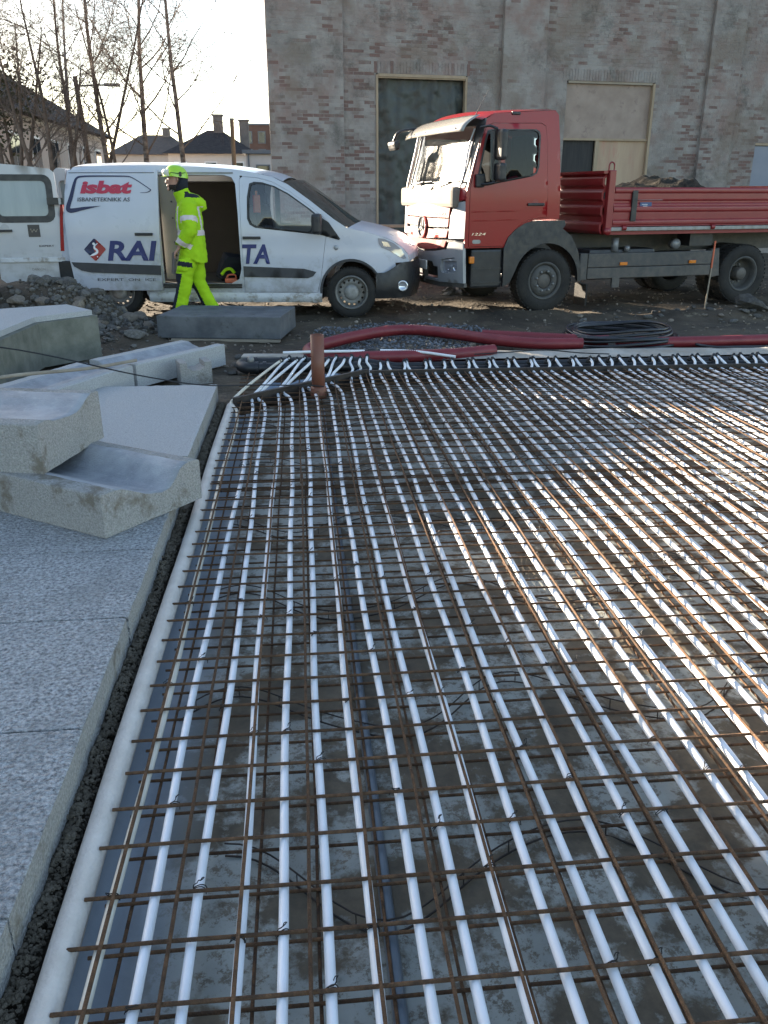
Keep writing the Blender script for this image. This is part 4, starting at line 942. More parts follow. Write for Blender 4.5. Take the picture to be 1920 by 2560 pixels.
# curb stones with a hollow gutter profile
def gutter(label, p, ax, wd, L_, prof, z0, m='concrete_worn', name='curb_stone', group=None, tilt=0):
    """p: near end corner on plan, ax: long axis, wd: width axis"""
    t = Vector((ax[0], ax[1], 0)).normalized(); w_ = Vector((wd[0], wd[1], 0)).normalized(); P = Vector((p[0], p[1], 0)); bb = MB()
    W = prof[-1][0]; pr_ = []
    for i in range(len(prof) - 1):
        for k in range(4): u = k / 4; pr_.append((prof[i][0] + (prof[i + 1][0] - prof[i][0]) * u, prof[i][1] + (prof[i + 1][1] - prof[i][1]) * u))
    pr_.append(prof[-1]); nL = max(6, int(L_ / .05)); n_ = len(pr_) - 1
    def chip(a, l): return .003 * fbm(a * 3 + P.x, l, 14, P.y) 
    def q(a, l, zz): 
        ee = .004 * fbm(a, zz * 2, 10, P.x) if l < 1e-6 else 0
        v = P + w_ * a + t * (l + ee); return (v.x, v.y, z0 + zz)
    def top(u, v):
        i = min(n_ - 1, int(u * n_)); f = u * n_ - i; a = pr_[i][0] * (1 - f) + pr_[i + 1][0] * f; zz = pr_[i][1] * (1 - f) + pr_[i + 1][1] * f; return q(a, L_ * v, zz + chip(a, L_ * v))
    for i_ in range(n_):            # the hollow is smooth cast, the rims and faces are rough
        bb.grid(1, nL, lambda u, v: top((i_ + u) / n_, v), True, 1 if prof[2][0] - .01 < pr_[i_][0] and pr_[i_ + 1][0] < prof[-3][0] + .01 else 0)
    bb.grid(n_, 6, lambda u, v: (lambda T_, B_: tuple(B_[k] + (T_[k] - B_[k]) * v for k in range(3)))(top(u, 0), q(W * u, 0, 0)), False)
    bb.grid(n_, 6, lambda u, v: (lambda T_, B_: tuple(B_[k] + (T_[k] - B_[k]) * v for k in range(3)))(top(u, 1), q(W * u, L_, 0)), False)
    bb.grid(nL, 6, lambda u, v: (lambda T_, B_: tuple(B_[k] + (T_[k] - B_[k]) * v for k in range(3)))(top(0, u), q(0, L_ * u, 0)), False)
    bb.grid(nL, 6, lambda u, v: (lambda T_, B_: tuple(B_[k] + (T_[k] - B_[k]) * v for k in range(3)))(top(1, u), q(W, L_ * u, 0)), False)
    bb.grid(1, 1, lambda u, v: q(W * u, L_ * v, 0), False)
    o = bb.obj(name, [m, 'gutter_smooth'], None, True); return tag(o, label, 'curb stone', group)
PROF = [(0, .198), (.006, .203), (.095, .203), (.135, .196), (.20, .165), (.28, .128), (.36, .112), (.41, .118), (.45, .145), (.49, .188), (.52, .206), (.55, .212), (.62, .207), (.628, .20)]
gutter('lower concrete curb stone with a hollow gutter top, lying askew on the slabs', (-.912, 3.547), (-.822, .569), (.60, .80), 1.35, PROF, .103)
gutter('upper concrete curb stone stacked crosswise on the lower one', (-1.245, 3.89), (-.972, .235), (.225, .974), 1.2, [(0, .235), (.006, .24), (.09, .242), (.14, .225), (.2, .215), (.3, .205), (.38, .205), (.44, .218), (.50, .245), (.56, .262), (.63, .262), (.645, .25)], .307)
GP = [(0, .19), (.008, .197), (.085, .197), (.13, .18), (.22, .15), (.32, .14), (.40, .165), (.45, .19), (.54, .192), (.55, .185)]
gutter('straight concrete gutter block ending beside the black header elbow', (-.735, 8.07), (-.57, -.82), (-.82, .57), 1.16, GP, .01, 'concrete')
gutter('angled concrete gutter block joined to the left of the straight one', (-1.42, 7.10), (-.40, -.917), (-.917, .40), 1.15, GP, .01, 'concrete')
# small hollow block
ub = tag(MB().prism([(-.135, 0), (.135, 0), (.135, .20), (.075, .20), (.075, .155), (.03, .13), (-.03, .13), (-.075, .155), (-.075, .20), (-.135, .20)], -.11, .11, ((1, 0, 0), (0, 0, 1), (0, 1, 0), (0, 0, 0))).obj('hollow_block', 'concrete_worn'), 'small grey block with a notched top beside the gutter blocks', 'concrete block')
ub.location = (-.95, 7.36, -.01); ub.rotation_euler = (0, 0, R(18))
# bent block at left with rebated top
def bent(poly_lo, poly_hi, z0, z1, z2, name, label):
    t = thing(name, label, 'concrete block', (0, 0, 0))
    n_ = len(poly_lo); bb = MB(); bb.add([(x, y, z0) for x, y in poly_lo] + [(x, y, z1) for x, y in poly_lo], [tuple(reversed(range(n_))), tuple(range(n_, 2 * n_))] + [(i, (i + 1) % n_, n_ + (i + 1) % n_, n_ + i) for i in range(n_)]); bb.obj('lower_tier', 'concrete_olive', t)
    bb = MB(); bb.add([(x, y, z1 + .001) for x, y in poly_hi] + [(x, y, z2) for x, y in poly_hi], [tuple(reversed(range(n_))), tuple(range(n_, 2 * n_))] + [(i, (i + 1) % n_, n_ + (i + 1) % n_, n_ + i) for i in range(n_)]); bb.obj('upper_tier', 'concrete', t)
bent([(-2.02, 8.65), (-2.42, 9.22), (-3.35, 8.75), (-3.5, 7.2), (-2.49, 7.18), (-2.45, 8.16)][::-1], [(-2.075, 8.68), (-2.44, 9.17), (-3.3, 8.72), (-3.45, 7.25), (-2.55, 7.22), (-2.50, 8.20)][::-1], .0, .415, .465, 'bent_block', 'large bent olive grey concrete block with a stepped top at the left edge')
# long dark block on timber
lb = thing('long_block', 'long dark wet concrete block lying in front of the worker', 'concrete block', (-.835, 9.94, 0), R(-10))
MB().box((0, 0, .155), (1.40, .95, .245), bev=.012).obj('block', 'concrete_wet', lb)
MB().box((-.5, 0, .014), (.09, .98, .034)).obj('timber', 'wood_old', lb); MB().box((.5, 0, .014), (.09, .98, .034)).obj('timber', 'wood_old', lb); MB().box((.08, -.44, .014), (1.2, .08, .03)).obj('timber', 'wood_old', lb)
b = MB(); b.tube(spline([(-2.35, 5.9, .32), (-2.1, 6.25, .31), (-1.7, 6.75, .255), (-1.40, 7.17, .235)], 5), .014, 8); tag(b.obj('wooden_stick', 'wood_old'), 'thin bare wooden stick lying across the gutter blocks', 'stick')
b = MB(); b.tube([(0, 0, -.1), (.03, .02, .5), (.04, .03, .9)], [.012, .011, .010], 8); st = link('marker_stake', None, None, (5.83, 11.75, 0)); tag(st, 'thin stake with an orange tip standing before the truck rear wheel', 'stake')
b.obj('shaft', 'wood_old', st); MB().tube([(.031, .021, .55), (.041, .031, .92)], .0135, 8).obj('painted_tip', 'orange_paint', st)
# leaning dark post at the left edge
b = MB(); b.tube([(-3.62, 10.6, .1), (-3.75, 10.6, .85)], [.14, .07], 8); lp = tag(b.obj('leaning_post', 'soil_dark'), 'dark leaning post in front of the open rear door at left edge', 'post')
# red hose bundle and plank behind the van nose
b = MB(); b.box((2.55, 17.0, .95), (2.4, .18, .05), rz=.05).box((1.5, 17.0, .45), (.12, .12, .95)).box((3.6, 17.05, .45), (.12, .12, .95)); tag(b.obj('plank_trestle', 'wood_new'), 'pale plank on trestle legs behind the van bonnet', 'plank')
for k in range(3):
    hose('corrugated_hose', [(.9, 16.2 + .16 * k, .35 + .15 * k), (2.0, 16.1, .5 + .14 * k), (2.9, 16.25, .42 + .13 * k), (3.9, 16.2, .2 + .13 * k)], .085, 'conduit_red', ('lowest', 'middle', 'topmost')[k] + ' dark red hose in the bundle behind the van bonnet', 'hose', False)
# ------------------------------------------------------------------ wheels
def wheel(parent, loc, R0, wd, rim_r, side, rim_m, style):
    """side = -1: outer face towards local -y, +1: towards +y"""
    e = link('wheel', None, parent, loc); s = side; h = wd / 2
    tp = [(rim_r, -h * .85), (rim_r + .015, -h), (R0 * .93, -h * .98), (R0 * .985, -h * .8), (R0, -h * .5), (R0, h * .5), (R0 * .985, h * .8), (R0 * .93, h * .98), (rim_r + .015, h), (rim_r, h * .85), (rim_r - .01, 0), (rim_r, -h * .85)]
    b = MB(); b.lathe([(r, y) for r, y in tp], 48)
    n_ = 44
    for i in range(n_):                                   # tread blocks
        a = 2 * math.pi * i / n_
        for q in (-.62, .0, .62):
            M_ = Matrix.Rotation(-a, 4, 'Y') @ Matrix.Translation((R0 + .001, q * h, 0))
            bx = [(x, y, z) for z in (-.32, .32) for y in (-.26, .26) for x in (-.008, .004)]
            b.add([M_ @ Vector((x, y * h * 1.0, z * 2 * math.pi * R0 / n_)) for x, y, z in bx], [(0, 2, 3, 1), (4, 5, 7, 6), (0, 1, 5, 4), (2, 6, 7, 3), (0, 4, 6, 2), (1, 3, 7, 5)])
    b.obj('tyre', 'rubber', e)
    if style == 'van':
        MB().lathe([(rim_r - .004, s * h * .86), (rim_r + .010, s * h * .98), (rim_r - .012, s * h * .95), (rim_r - .03, s * h * .62), (rim_r - .028, -s * h * .8)], 40).obj('rim', rim_m, e)
        holes = [circ((rim_r * .74) * math.cos(a), (rim_r * .74) * math.sin(a), rim_r * .075, 8) for a in [2 * math.pi * k / 14 for k in range(14)]]
        def dish(a, c):
            r = math.hypot(a, c) / rim_r; y = h * (.30 + .28 * (1 - abs(r - .62) / .4)); return (a, s * y, c)
        panel('rim_disc', circ(0, 0, rim_r - .027, 40), dish, rim_m, e, holes, .03)
        MB().lathe([(0, s * h * .80), (rim_r * .2, s * h * .80), (rim_r * .38, s * h * .72), (rim_r * .46, s * h * .60), (rim_r * .48, s * h * .4)], 28).obj('hub_cap', 'hub_grey', e)
    else:
        dish_in = style == 'rear'
        MB().lathe([(rim_r - .004, s * h * .84), (rim_r + .012, s * h * .99), (rim_r - .008, s * h * .98), (rim_r - .03, s * h * .8), (rim_r - .035, -s * h * .8)], 44).obj('rim', rim_m, e)
        if not dish_in:
            MB().lathe([(rim_r - .03, s * h * .62), (rim_r * .80, s * h * .90), (rim_r * .62, s * h * 1.0), (rim_r * .46, s * h * 1.0), (rim_r * .42, s * h * .8)], 40).obj('rim_disc', rim_m, e); y0 = s * h * 1.0; rr = rim_r * .62
            MB().lathe([(0, s * h * .88), (rim_r * .36, s * h * .88), (rim_r * .40, s * h * .82), (rim_r * .43, s * h * .7)], 30).obj('hub_cap', 'chassis_grey', e)
        else:
            MB().lathe([(rim_r - .03, s * h * .1), (rim_r * .8, -s * h * .3), (rim_r * .5, -s * h * .35), (rim_r * .45, -s * h * .35)], 40).obj('rim_disc', rim_m, e); y0 = -s * h * .32; rr = rim_r * .62
            MB().lathe([(0, s * h * .75), (rim_r * .32, s * h * .75), (rim_r * .36, s * h * .68), (rim_r * .38, -s * h * .4)], 30).obj('hub_cap', 'chassis_grey', e)
        nb = MB(); nb.lathe([(0, 0), (.016, 0), (.016, .02), (0, .03)], 6, axis='Y'); me = nb.mesh('wheel_nut', 'hub_grey')
        for k in range(8): link('wheel_nut', me, e, (rr * .88 * math.cos(k * math.pi / 4 + .3), y0 + (0 if s > 0 else -.03) * 1, rr * .88 * math.sin(k * math.pi / 4 + .3)))
    return e

# ------------------------------------------------------------------ white van (local x forward, right side is -y)
AV = R(-7.2); ux = Vector((math.cos(AV), math.sin(AV), 0)); uy = Vector((-math.sin(AV), math.cos(AV), 0))
vo = Vector((.68, 11.29, 0)) - ux * 3.12 + uy * .93
van = thing('delivery_van', 'white delivery van with blue lettering, sliding door and rear door open', 'van', tuple(vo), AV)
def hw(x, z):
    w_ = .945
    if z > 1.02: w_ -= .115 * ((z - 1.02) / .86) ** 1.7
    if z < .5: w_ -= .03 * ((.5 - z) / .25) ** 2
    w_ += .008 * math.exp(-((z - .76) / .05) ** 2)
    if x > 2.9: w_ -= .40 * (max(0, x - 2.9) / 1.1) ** 2.6
    if x < -.5: w_ -= .05 * ((-.5 - x) / .3) ** 2
    return w_
def rs(off=0.0): return lambda x, z: (x, -(hw(x, z) + off), z)
def ls(off=0.0): return lambda x, z: (x, hw(x, z) + off, z)
arch_f = circ(3.12, .335, .385, 16, 37, 180); arch_r = circ(0, .335, .385, 16, 0, 180)
OUT = [(-.70, .36), (-.70, .80), (-.63, 1.2), (-.57, 1.5), (-.51, 1.79), (-.44, 1.862), (-.2, 1.875), (.4, 1.885), (.9, 1.876), (1.5, 1.846), (1.9, 1.793), (2.12, 1.746), (2.32, 1.655), (2.6, 1.465), (2.91, 1.235), (3.08, 1.13), (3.3, 1.085), (3.5, 1.03), (3.66, .97), (3.79, .88), (3.87, .78), (3.88, .69), (3.70, .69), (3.72, .57)] + arch_f + [(2.72, .215), (.42, .225)] + [(.385, .30)] + arch_r + [(-.40, .30)]
OPEN = [(.64, 1.775), (1.50, 1.768), (1.60, 1.74), (1.645, 1.66), (1.665, 1.3), (1.675, .62), (1.64, .49), (1.53, .43), (.64, .43)]
DOORF = [(1.71, .325), (1.70, 1.0), (1.70, 1.72), (1.74, 1.748), (1.92, 1.735), (2.12, 1.685), (2.36, 1.56), (2.62, 1.378), (2.83, 1.21), (2.80, 1.05), (2.765, .80), (2.72, .50), (2.67, .325)]
WINF = [(1.84, 1.655), (1.90, 1.675), (2.0, 1.668), (2.15, 1.625), (2.32, 1.54), (2.58, 1.365), (2.68, 1.285), (2.685, 1.065), (1.90, 1.145), (1.83, 1.18), (1.80, 1.25), (1.808, 1.5)]
def grow(poly, d):
    c = (sum(p[0] for p in poly) / len(poly), sum(p[1] for p in poly) / len(poly)); return [(c[0] + (p[0] - c[0]) * (1 + d), c[1] + (p[1] - c[1]) * (1 + d)) for p in poly]
body = panel('body_side', OUT, rs(), 'van_white', van, [OPEN, grow(DOORF, .007)], .09, .03)
panel('body_side', [p for p in OUT], ls(), 'van_white', van, [WINF], .14)
# roof, windscreen, bonnet
def top_surf(name, edge, m, crown, bulge, inset=0.0, nv=14, dz=0.0):
    E_ = spline([(x, 0, z) for x, z in edge], 4); b = MB(); n_ = len(E_) - 1
    def f(u, v):
        i = min(n_ - 1, int(u * n_)); k = u * n_ - i; p = E_[i].lerp(E_[i + 1], k); w_ = hw(p.x, p.z) - inset; t = 2 * v - 1
        return (p.x + bulge * (1 - t * t), w_ * t, p.z + crown * (1 - abs(t) ** 2.4) + dz)
    b.grid(n_, nv, f); return b.obj(name, m, van)
top_surf('roof', [(-.51, 1.79), (-.44, 1.862), (-.2, 1.875), (.4, 1.885), (.9, 1.876), (1.5, 1.846), (1.9, 1.793), (2.12, 1.746), (2.26, 1.69)], 'van_white', .055, .0)
top_surf('windscreen', [(2.26, 1.69), (2.32, 1.655), (2.6, 1.465), (2.91, 1.235), (3.08, 1.13)], 'glass_dark', .03, .16)
top_surf('bonnet', [(3.08, 1.13), (3.3, 1.085), (3.5, 1.03), (3.66, .97), (3.79, .88), (3.87, .78), (3.88, .69)], 'van_white', .06, .13)
b = MB(); b.grid(2, 14, lambda u, v: (-.54 - .03 * u, hw(-.5, 1.8) * (2 * v - 1), 1.84 - .18 * u)); b.obj('rear_header', 'van_white', van)
# dark bits along the roof edge and windscreen foot
MB().tube([(2.95, -.55, 1.205), (3.05, -.2, 1.255)], .012, 6).tube([(3.0, -.6, 1.18), (3.1, .5, 1.2)], .016, 6).obj('wiper', 'black_plastic', van)
# front door
fd = panel('front_door', DOORF, rs(.004), 'van_white', van, [WINF], .08, .035)
panel('window_seal', grow(WINF, .05), rs(.006), 'black_plastic', fd, [grow(WINF, -.03)], .08)
g = panel('window_glass', WINF, rs(-.012), 'glass_van', fd, (), .1)
panel('mirror_plate', [(2.685, 1.30), (2.84, 1.20), (2.985, 1.0), (2.97, .985), (2.685, 1.06)], rs(.010), 'black_plastic', fd, (), .06, .012)
def handle(par, x, z, mm='black_plastic'):
    panel('handle_recess', circ(x, z + .045, .062, 16, 0, 180), rs(.009 if par is fd else .058), 'van_white', par, (), .05)
    b = MB(); b.box((x + .0, -(hw(x, z) + (.022 if par is fd else .075)), z), (.235, .02, .035), bev=.008); b.obj('handle', mm, par)
handle(fd, 1.835, 1.01)
TRIMF = [(1.705, .655), (2.50, .625), (2.665, .585), (2.62, .53), (2.55, .505), (1.705, .52)]
panel('rub_strip', TRIMF, rs(.018), 'trim_dark', fd, (), .1, .014)
lettering('letters_ta', 'TA', (1.70, .685, 2.06, .93), rs(.014), 'van_text_blue', fd, .03, .18)
b = MB(); b.lathe([(0, 0), (.03, 0), (.032, .006), (.0, .012)], 14, origin=(2.93, -hw(2.93, .89) - .012, .89)); b.obj('side_repeater', 'silver', van)
# sliding door pushed back along the side
SD = [(-.50, 1.812), (-.55, 1.55), (-.575, 1.25), (-.575, .75), (-.53, .36), (-.50, .345), (.60, .345), (.62, .36), (.635, .8), (.655, 1.4), (.66, 1.835), (.64, 1.845), (-.48, 1.83)]
sd = panel('sliding_door', SD, rs(.052), 'van_white', van, (), .09, .04)
handle(sd, .445, 1.055)
panel('rub_strip', [(-.55, .705), (.625, .665), (.62, .545), (-.30, .575), (-.43, .60), (-.52, .65)], rs(.066), 'trim_dark', sd, (), .1, .014)
b = MB(); b.tube([(x, -(hw(x, 1.80) + .0565), 1.795) for x in [-.48 + .1 * i for i in range(12)]], .004, 5); b.obj('crease', 'trim_dark', sd)
lettering('letters_rai', 'RAI', (-.065, .725, .60, .975), rs(.0605), 'van_text_blue', sd, .03, .18)
lettering('letters_isbat', 'isbat', (-.345, 1.545, .335, 1.70), rs(.0605), 'van_text_red', sd, .05, .2)
lettering('letters_isbaneteknikk', 'ISBANETEKNIKK AS', (-.385, 1.452, .295, 1.50), rs(.0605), 'text_grey', sd, .012, .12)
lettering('letters_expert', 'EXPERT  ON  ICE', (-.23, .468, .545, .502), rs(.0605), 'text_grey', sd, .0, .0)
# outline of the logo: tapering swoosh
def ribbon(pts, ws, m, par, off, name):
    P = spline([(x, 0, z) for x, z in pts], 6); n_ = len(P); b = MB(); V = []
    for i, p in enumerate(P):
        a = P[max(0, i - 1)]; c = P[min(n_ - 1, i + 1)]; d = (c - a).normalized(); nn = Vector((-d.z, 0, d.x)); f = i / (n_ - 1) * (len(ws) - 1); k = min(len(ws) - 2, int(f)); w_ = ws[k] + (ws[k + 1] - ws[k]) * (f - k)
        for s_ in (1, -1): q = p + nn * w_ * s_; V.append((q.x, -(hw(q.x, q.z) + off), q.z))
    b.add(V, [(2 * i, 2 * i + 1, 2 * i + 3, 2 * i + 2) for i in range(n_ - 1)]); return b.obj(name, m, par)
ribbon([(.43, 1.556), (.52, 1.562), (.566, 1.585), (.55, 1.605), (.42, 1.69), (.33, 1.738), (.26, 1.752), (0, 1.755), (-.28, 1.752), (-.37, 1.735), (-.41, 1.67), (-.46, 1.52), (-.515, 1.38), (-.50, 1.345), (-.44, 1.345), (-.30, 1.37), (-.09, 1.398)], [.002, .004, .007, .005, .005, .006, .007, .008, .009, .012, .018, .024, .027, .028, .026, .018, .001], 'van_text_navy', sd, .0585, 'logo_outline')
DM = [(-.365, .862), (-.352, .88), (-.225, .998), (-.205, .998), (-.085, .882), (-.078, .862), (-.215, .728), (-.235, .726)]
panel('logo_diamond', DM, rs(.0585), 'van_text_navy', sd, (), .05); panel('logo_diamond_half', [(-.20, .985), (-.19, .985), (-.085, .882), (-.078, .862), (-.215, .728), (-.235, .726), (-.29, .78), (-.22, .83), (-.24, .88), (-.18, .92)], rs(.0600), 'van_text_brick', sd, (), .05)
ribbon([(-.17, .945), (-.215, .915), (-.225, .885), (-.195, .855), (-.20, .825), (-.25, .80), (-.295, .785)], [.002, .01, .013, .014, .015, .013, .002], 'text_white', sd, .0615, 'logo_path'); 
for (x, z, r_) in ((-.228, .935, .018), (-.195, .775, .009)): panel('logo_dot', circ(x, z, r_, 12), rs(.0618), 'text_white', sd, (), .05)
# sill, bumpers, lights
b = MB(); b.grid(20, 3, lambda u, v: (.42 + 2.31 * u, -(.925 + .03 * math.sin(v * 3.14)), .19 + .13 * v)); b.obj('sill', 'van_dirty', van)
b = MB(); b.box((1.15, -.92, .415), (1.04, .09, .03)).box((1.15, -.93, .385), (1.04, .05, .02)); b.obj('door_step', 'black_plastic', van)
b = MB(); b.tube([(-.5, -.955, 1.0), (.60, -.955, .99)], .012, 6); b.obj('door_rail', 'metal_grey', van)
b = MB(); b.box((1.12, -(hw(1.1, 1.79)) - .004, 1.793), (1.0, .014, .02)).obj('door_track', 'metal_grey', van)
plan = [(3.44, -.905), (3.6, -.89), (3.75, -.82), (3.90, -.66), (3.98, -.4), (4.02, 0), (3.98, .4), (3.90, .66), (3.75, .82), (3.6, .89), (3.44, .905)]
PS = spline([(x, y, 0) for x, y in plan], 4); n_ = len(PS) - 1
def bumpf(u, v):
    i = min(n_ - 1, int(u * n_)); p = PS[i].lerp(PS[i + 1], u * n_ - i); k = .02 * math.sin(v * math.pi) - .05 * max(0, .3 - v); c = Vector((3.0, 0, 0)); d = (p - c).normalized(); p = p + d * k
    return (p.x, p.y, .24 + (.33 + .13 * sstep(.05, .25, u) * (1 - sstep(.75, .95, u))) * v)
b = MB(); b.grid(n_, 10, bumpf); bo = b.obj('front_bumper', 'black_plastic', van)
b = MB(); b.lathe([(0, 0), (.05, 0), (.055, -.01), (.07, .0)], 16, origin=(3.80, -.845, .40)); b.obj('fog_lamp', 'lamp_clear', bo)
panel('headlight', [(3.47, 1.005), (3.55, .995), (3.68, .935), (3.78, .855), (3.845, .74), (3.80, .735), (3.62, .845), (3.52, .885), (3.485, .93)], rs(.006), 'headlamp', van, (), .05, .0)
panel('headlight_reflector', [(3.52, .965), (3.60, .95), (3.64, .89), (3.55, .90)], rs(.010), 'chrome', van, (), .04)
b = MB(); b.box((-.735, -.60, .58), (.11, .66, .38), bev=.03).box((-.63, -.93, .55), (.24, .05, .34), bev=.02).box((-.735, .60, .58), (.11, .66, .38), bev=.03).box((-.735, 0, .50), (.11, .60, .24), bev=.03); b.obj('rear_bumper', 'black_plastic', van)
panel('rear_light', [(-.705, .84), (-.655, .84), (-.605, 1.42), (-.64, 1.42)], rs(.008), 'red_light', van, (), .08, .03)
b = MB(); b.grid(12, 16, lambda u, v: (3.12 + .40 * math.cos(R(20 + 175 * u)), -.93 + .62 * v * .9, .335 + .40 * math.sin(R(20 + 175 * u)))); b.obj('wheel_arch', 'black_plastic', van)
b = MB(); b.grid(12, 4, lambda u, v: (.40 * math.cos(R(180 * u)), -.92 + .5 * v, .335 + .40 * math.sin(R(180 * u)))); b.obj('wheel_arch', 'black_plastic', van)
panel('arch_lip', circ(3.12, .335, .415, 18, 34, 184) + list(reversed(circ(3.12, .335, .383, 18, 34, 184))), rs(.006), 'trim_dark', van, (), .08, .01)
for x in (0, 3.12):
    wheel(van, (x, -.83, .318), .322, .21, .212, -1, 'rim_steel', 'van'); wheel(van, (x, .83, .318), .322, .21, .212, 1, 'rim_steel', 'van')
b = MB(); b.box((1.6, 0, .30), (3.9, 1.3, .14)); b.obj('underbody', 'black_plastic', van)
# mirrors
mr = MB(); mr.box((2.70, -1.09, 1.185), (.13, .20, .25), bev=.04); mo = mr.obj('door_mirror', 'black_plastic', van); MB().box((2.72, -.97, 1.12), (.08, .14, .06), bev=.015).obj('mirror_arm', 'black_plastic', mo)
mr = MB(); mr.box((2.70, 1.11, 1.20), (.13, .20, .27), bev=.04); mr.box((2.72, .98, 1.12), (.08, .14, .06)); mr.obj('door_mirror', 'black_plastic', van)
# cargo space seen through the side opening
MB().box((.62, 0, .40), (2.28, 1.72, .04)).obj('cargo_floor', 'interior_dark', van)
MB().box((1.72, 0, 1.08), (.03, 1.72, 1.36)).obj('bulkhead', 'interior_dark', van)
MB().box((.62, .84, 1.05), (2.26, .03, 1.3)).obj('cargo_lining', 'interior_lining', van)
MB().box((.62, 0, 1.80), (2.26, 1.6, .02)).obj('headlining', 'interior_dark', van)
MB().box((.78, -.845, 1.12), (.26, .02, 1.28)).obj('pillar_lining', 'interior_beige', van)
for z in (.72, .95, 1.25, 1.45): MB().lathe([(0, 0), (.012, 0), (.012, .004)], 8, origin=(.80, -.862, z)).obj('fixing_hole', 'black_plastic', van)
# cab interior
for y in (-.45, .45):
    st = MB(); st.box((1.98, y, .78), (.48, .5, .16), bev=.05).box((1.80, y, 1.10), (.16, .46, .62), ry=R(-8), bev=.05).box((1.77, y, 1.47), (.11, .26, .18), bev=.04); st.obj('seat', 'seat_grey', van)
MB().box((2.78, 0, .95), (.5, 1.5, .28), bev=.05).obj('dashboard', 'interior_dark', van)
sw = MB(); sw.tube([(2.50 + .06 * math.sin(R(a)), .42 + .19 * math.cos(R(a)), 1.10 + .17 * math.sin(R(a))) for a in range(0, 360, 15)], .014, 6, closed=True); sw.obj('steering_wheel', 'black_plastic', van)
MB().box((1.88, -.70, 1.50), (.03, .03, .16)).box((1.88, -.71, 1.42), (.10, .02, .22), bev=.008).obj('hanging_vest', 'red_light', van)
MB().box((2.08, -.2, 1.36), (.06, .04, .6)).obj('grab_pole', 'metal_grey', van)
# rear doors standing open
def rear_door(sgn, ang, lbl):
    hinge = link('rear_door', None, van, (-.63, -sgn * .905, 0), (0, 0, ang)); hinge['label'] = lbl
    f = lambda off=0.0: (lambda a, c: (-a, -sgn * (.0 + off - .02 * ((c - .9) / .9) ** 2 * 0 + .05 * sstep(1.0, 1.95, c) * -1), c))
    out_ = [(.86, .50), (.86, 1.80), (.84, 1.87), (.78, 1.905), (.5, 1.885), (.10, 1.845), (.045, 1.80), (.03, 1.5), (.025, .60), (.05, .46), (.10, .44), (.80, .45)]; win_ = rrect(.13, 1.24, .80, 1.73, .08)
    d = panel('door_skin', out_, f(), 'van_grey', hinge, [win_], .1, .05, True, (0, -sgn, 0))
    panel('window_seal', rrect(.085, 1.195, .845, 1.775, .11), f(.004), 'black_plastic', hinge, [rrect(.165, 1.275, .765, 1.70, .06)], .1)
    panel('window_glass', win_, f(-.01), 'glass_rear', hinge, (), .12)
    MB().box((-.43, -sgn * .012, .735), (.80, .03, .06), bev=.01).obj('rub_strip', 'van_dirty', hinge)
    if sgn > 0:
        MB().box((-.74, -.03, 1.10), (.22, .025, .03), bev=.008).obj('handle', 'black_plastic', hinge); panel('handle_recess', circ(.72, 1.125, .055, 14, 0, 180), f(.004), 'silver', hinge, (), .05)
        bd = panel('badge', [(.30, 1.02), (.445, 1.02), (.445, 1.17), (.30, 1.17)], f(.006), 'sticker_dark', hinge, (), .1)
        panel('badge_line', [(.42, 1.115), (.405, 1.125), (.40, 1.085), (.37, 1.12), (.35, 1.09), (.33, 1.12), (.325, 1.115), (.35, 1.075), (.37, 1.105), (.40, 1.07), (.41, 1.11)], f(.008), 'wood_old', bd, (), .1)
        lettering('letters_expert', 'EXPERT', (.335, .895, .15, .918), f(.004), 'text_grey', hinge, .02); lettering('letters_rexton', 'DANSON', (.46, .60, .30, .63), f(.004), 'hub_grey', hinge, .02)
        MB().box((-.06, -.055, 1.455), (.20, .02, .085)).obj('hinge_strap', 'black_plastic', hinge); MB().box((-.005, -.067, 1.455), (.03, .008, .075)).obj('strap_clip', 'silver', hinge)
    return hinge
rear_door(1, R(16), 'rear door swung open, with window, handle and dark badge')
rear_door(-1, R(-18), 'far rear door swung open')
# load in the van
bl = tag(link('plastic_barrel', MB().lathe([(0, 0), (.14, 0), (.15, .02), (.15, .17), (.155, .18), (.15, .19), (.15, .42), (.155, .43), (.14, .46), (.05, .47), (.05, .50), (0, .50)], 24, axis='Z').mesh('plastic_barrel', 'barrel_blue'), None, tuple(vo + ux * .86 + uy * -.60 + Vector((0, 0, .42)))), 'dark blue plastic barrel standing in the open side of the van', 'barrel')
bgm = rock_mesh('tool_bag', 'cloth_navy', 77, 3, .3, .8)
tag(link('tool_bag', bgm, None, tuple(vo + ux * 1.42 + uy * -.35 + Vector((0, 0, .60))), (0, 0, .4), (.26, .3, .26)), 'dark bulging bag lying on the van floor behind the worker', 'bag')
b = MB(); b.box((0, 0, .03), (.16, .12, .06), bev=.015).tube(spline([(-.06, 0, .06), (-.03, 0, .1), (.05, .02, .1), (.07, 0, .06)], 4), .012, 8); o = link('power_tool', b.mesh('power_tool', 'orange_paint'), None, tuple(vo + ux * 1.48 + uy * -.70 + Vector((0, 0, .42)))); tag(o, 'orange power tool lying at the edge of the van floor', 'tool')
b = MB(); b.tube(spline([(-.06, 0, .0), (.0, .03, .06), (.07, 0, .07), (.12, -.02, .02)], 5), .022, 8); o = link('work_glove', b.mesh('work_glove', 'hivis'), None, tuple(vo + ux * 1.40 + uy * -.64 + Vector((0, 0, .52)))); tag(o, 'yellow green work glove on the tools in the van', 'glove')
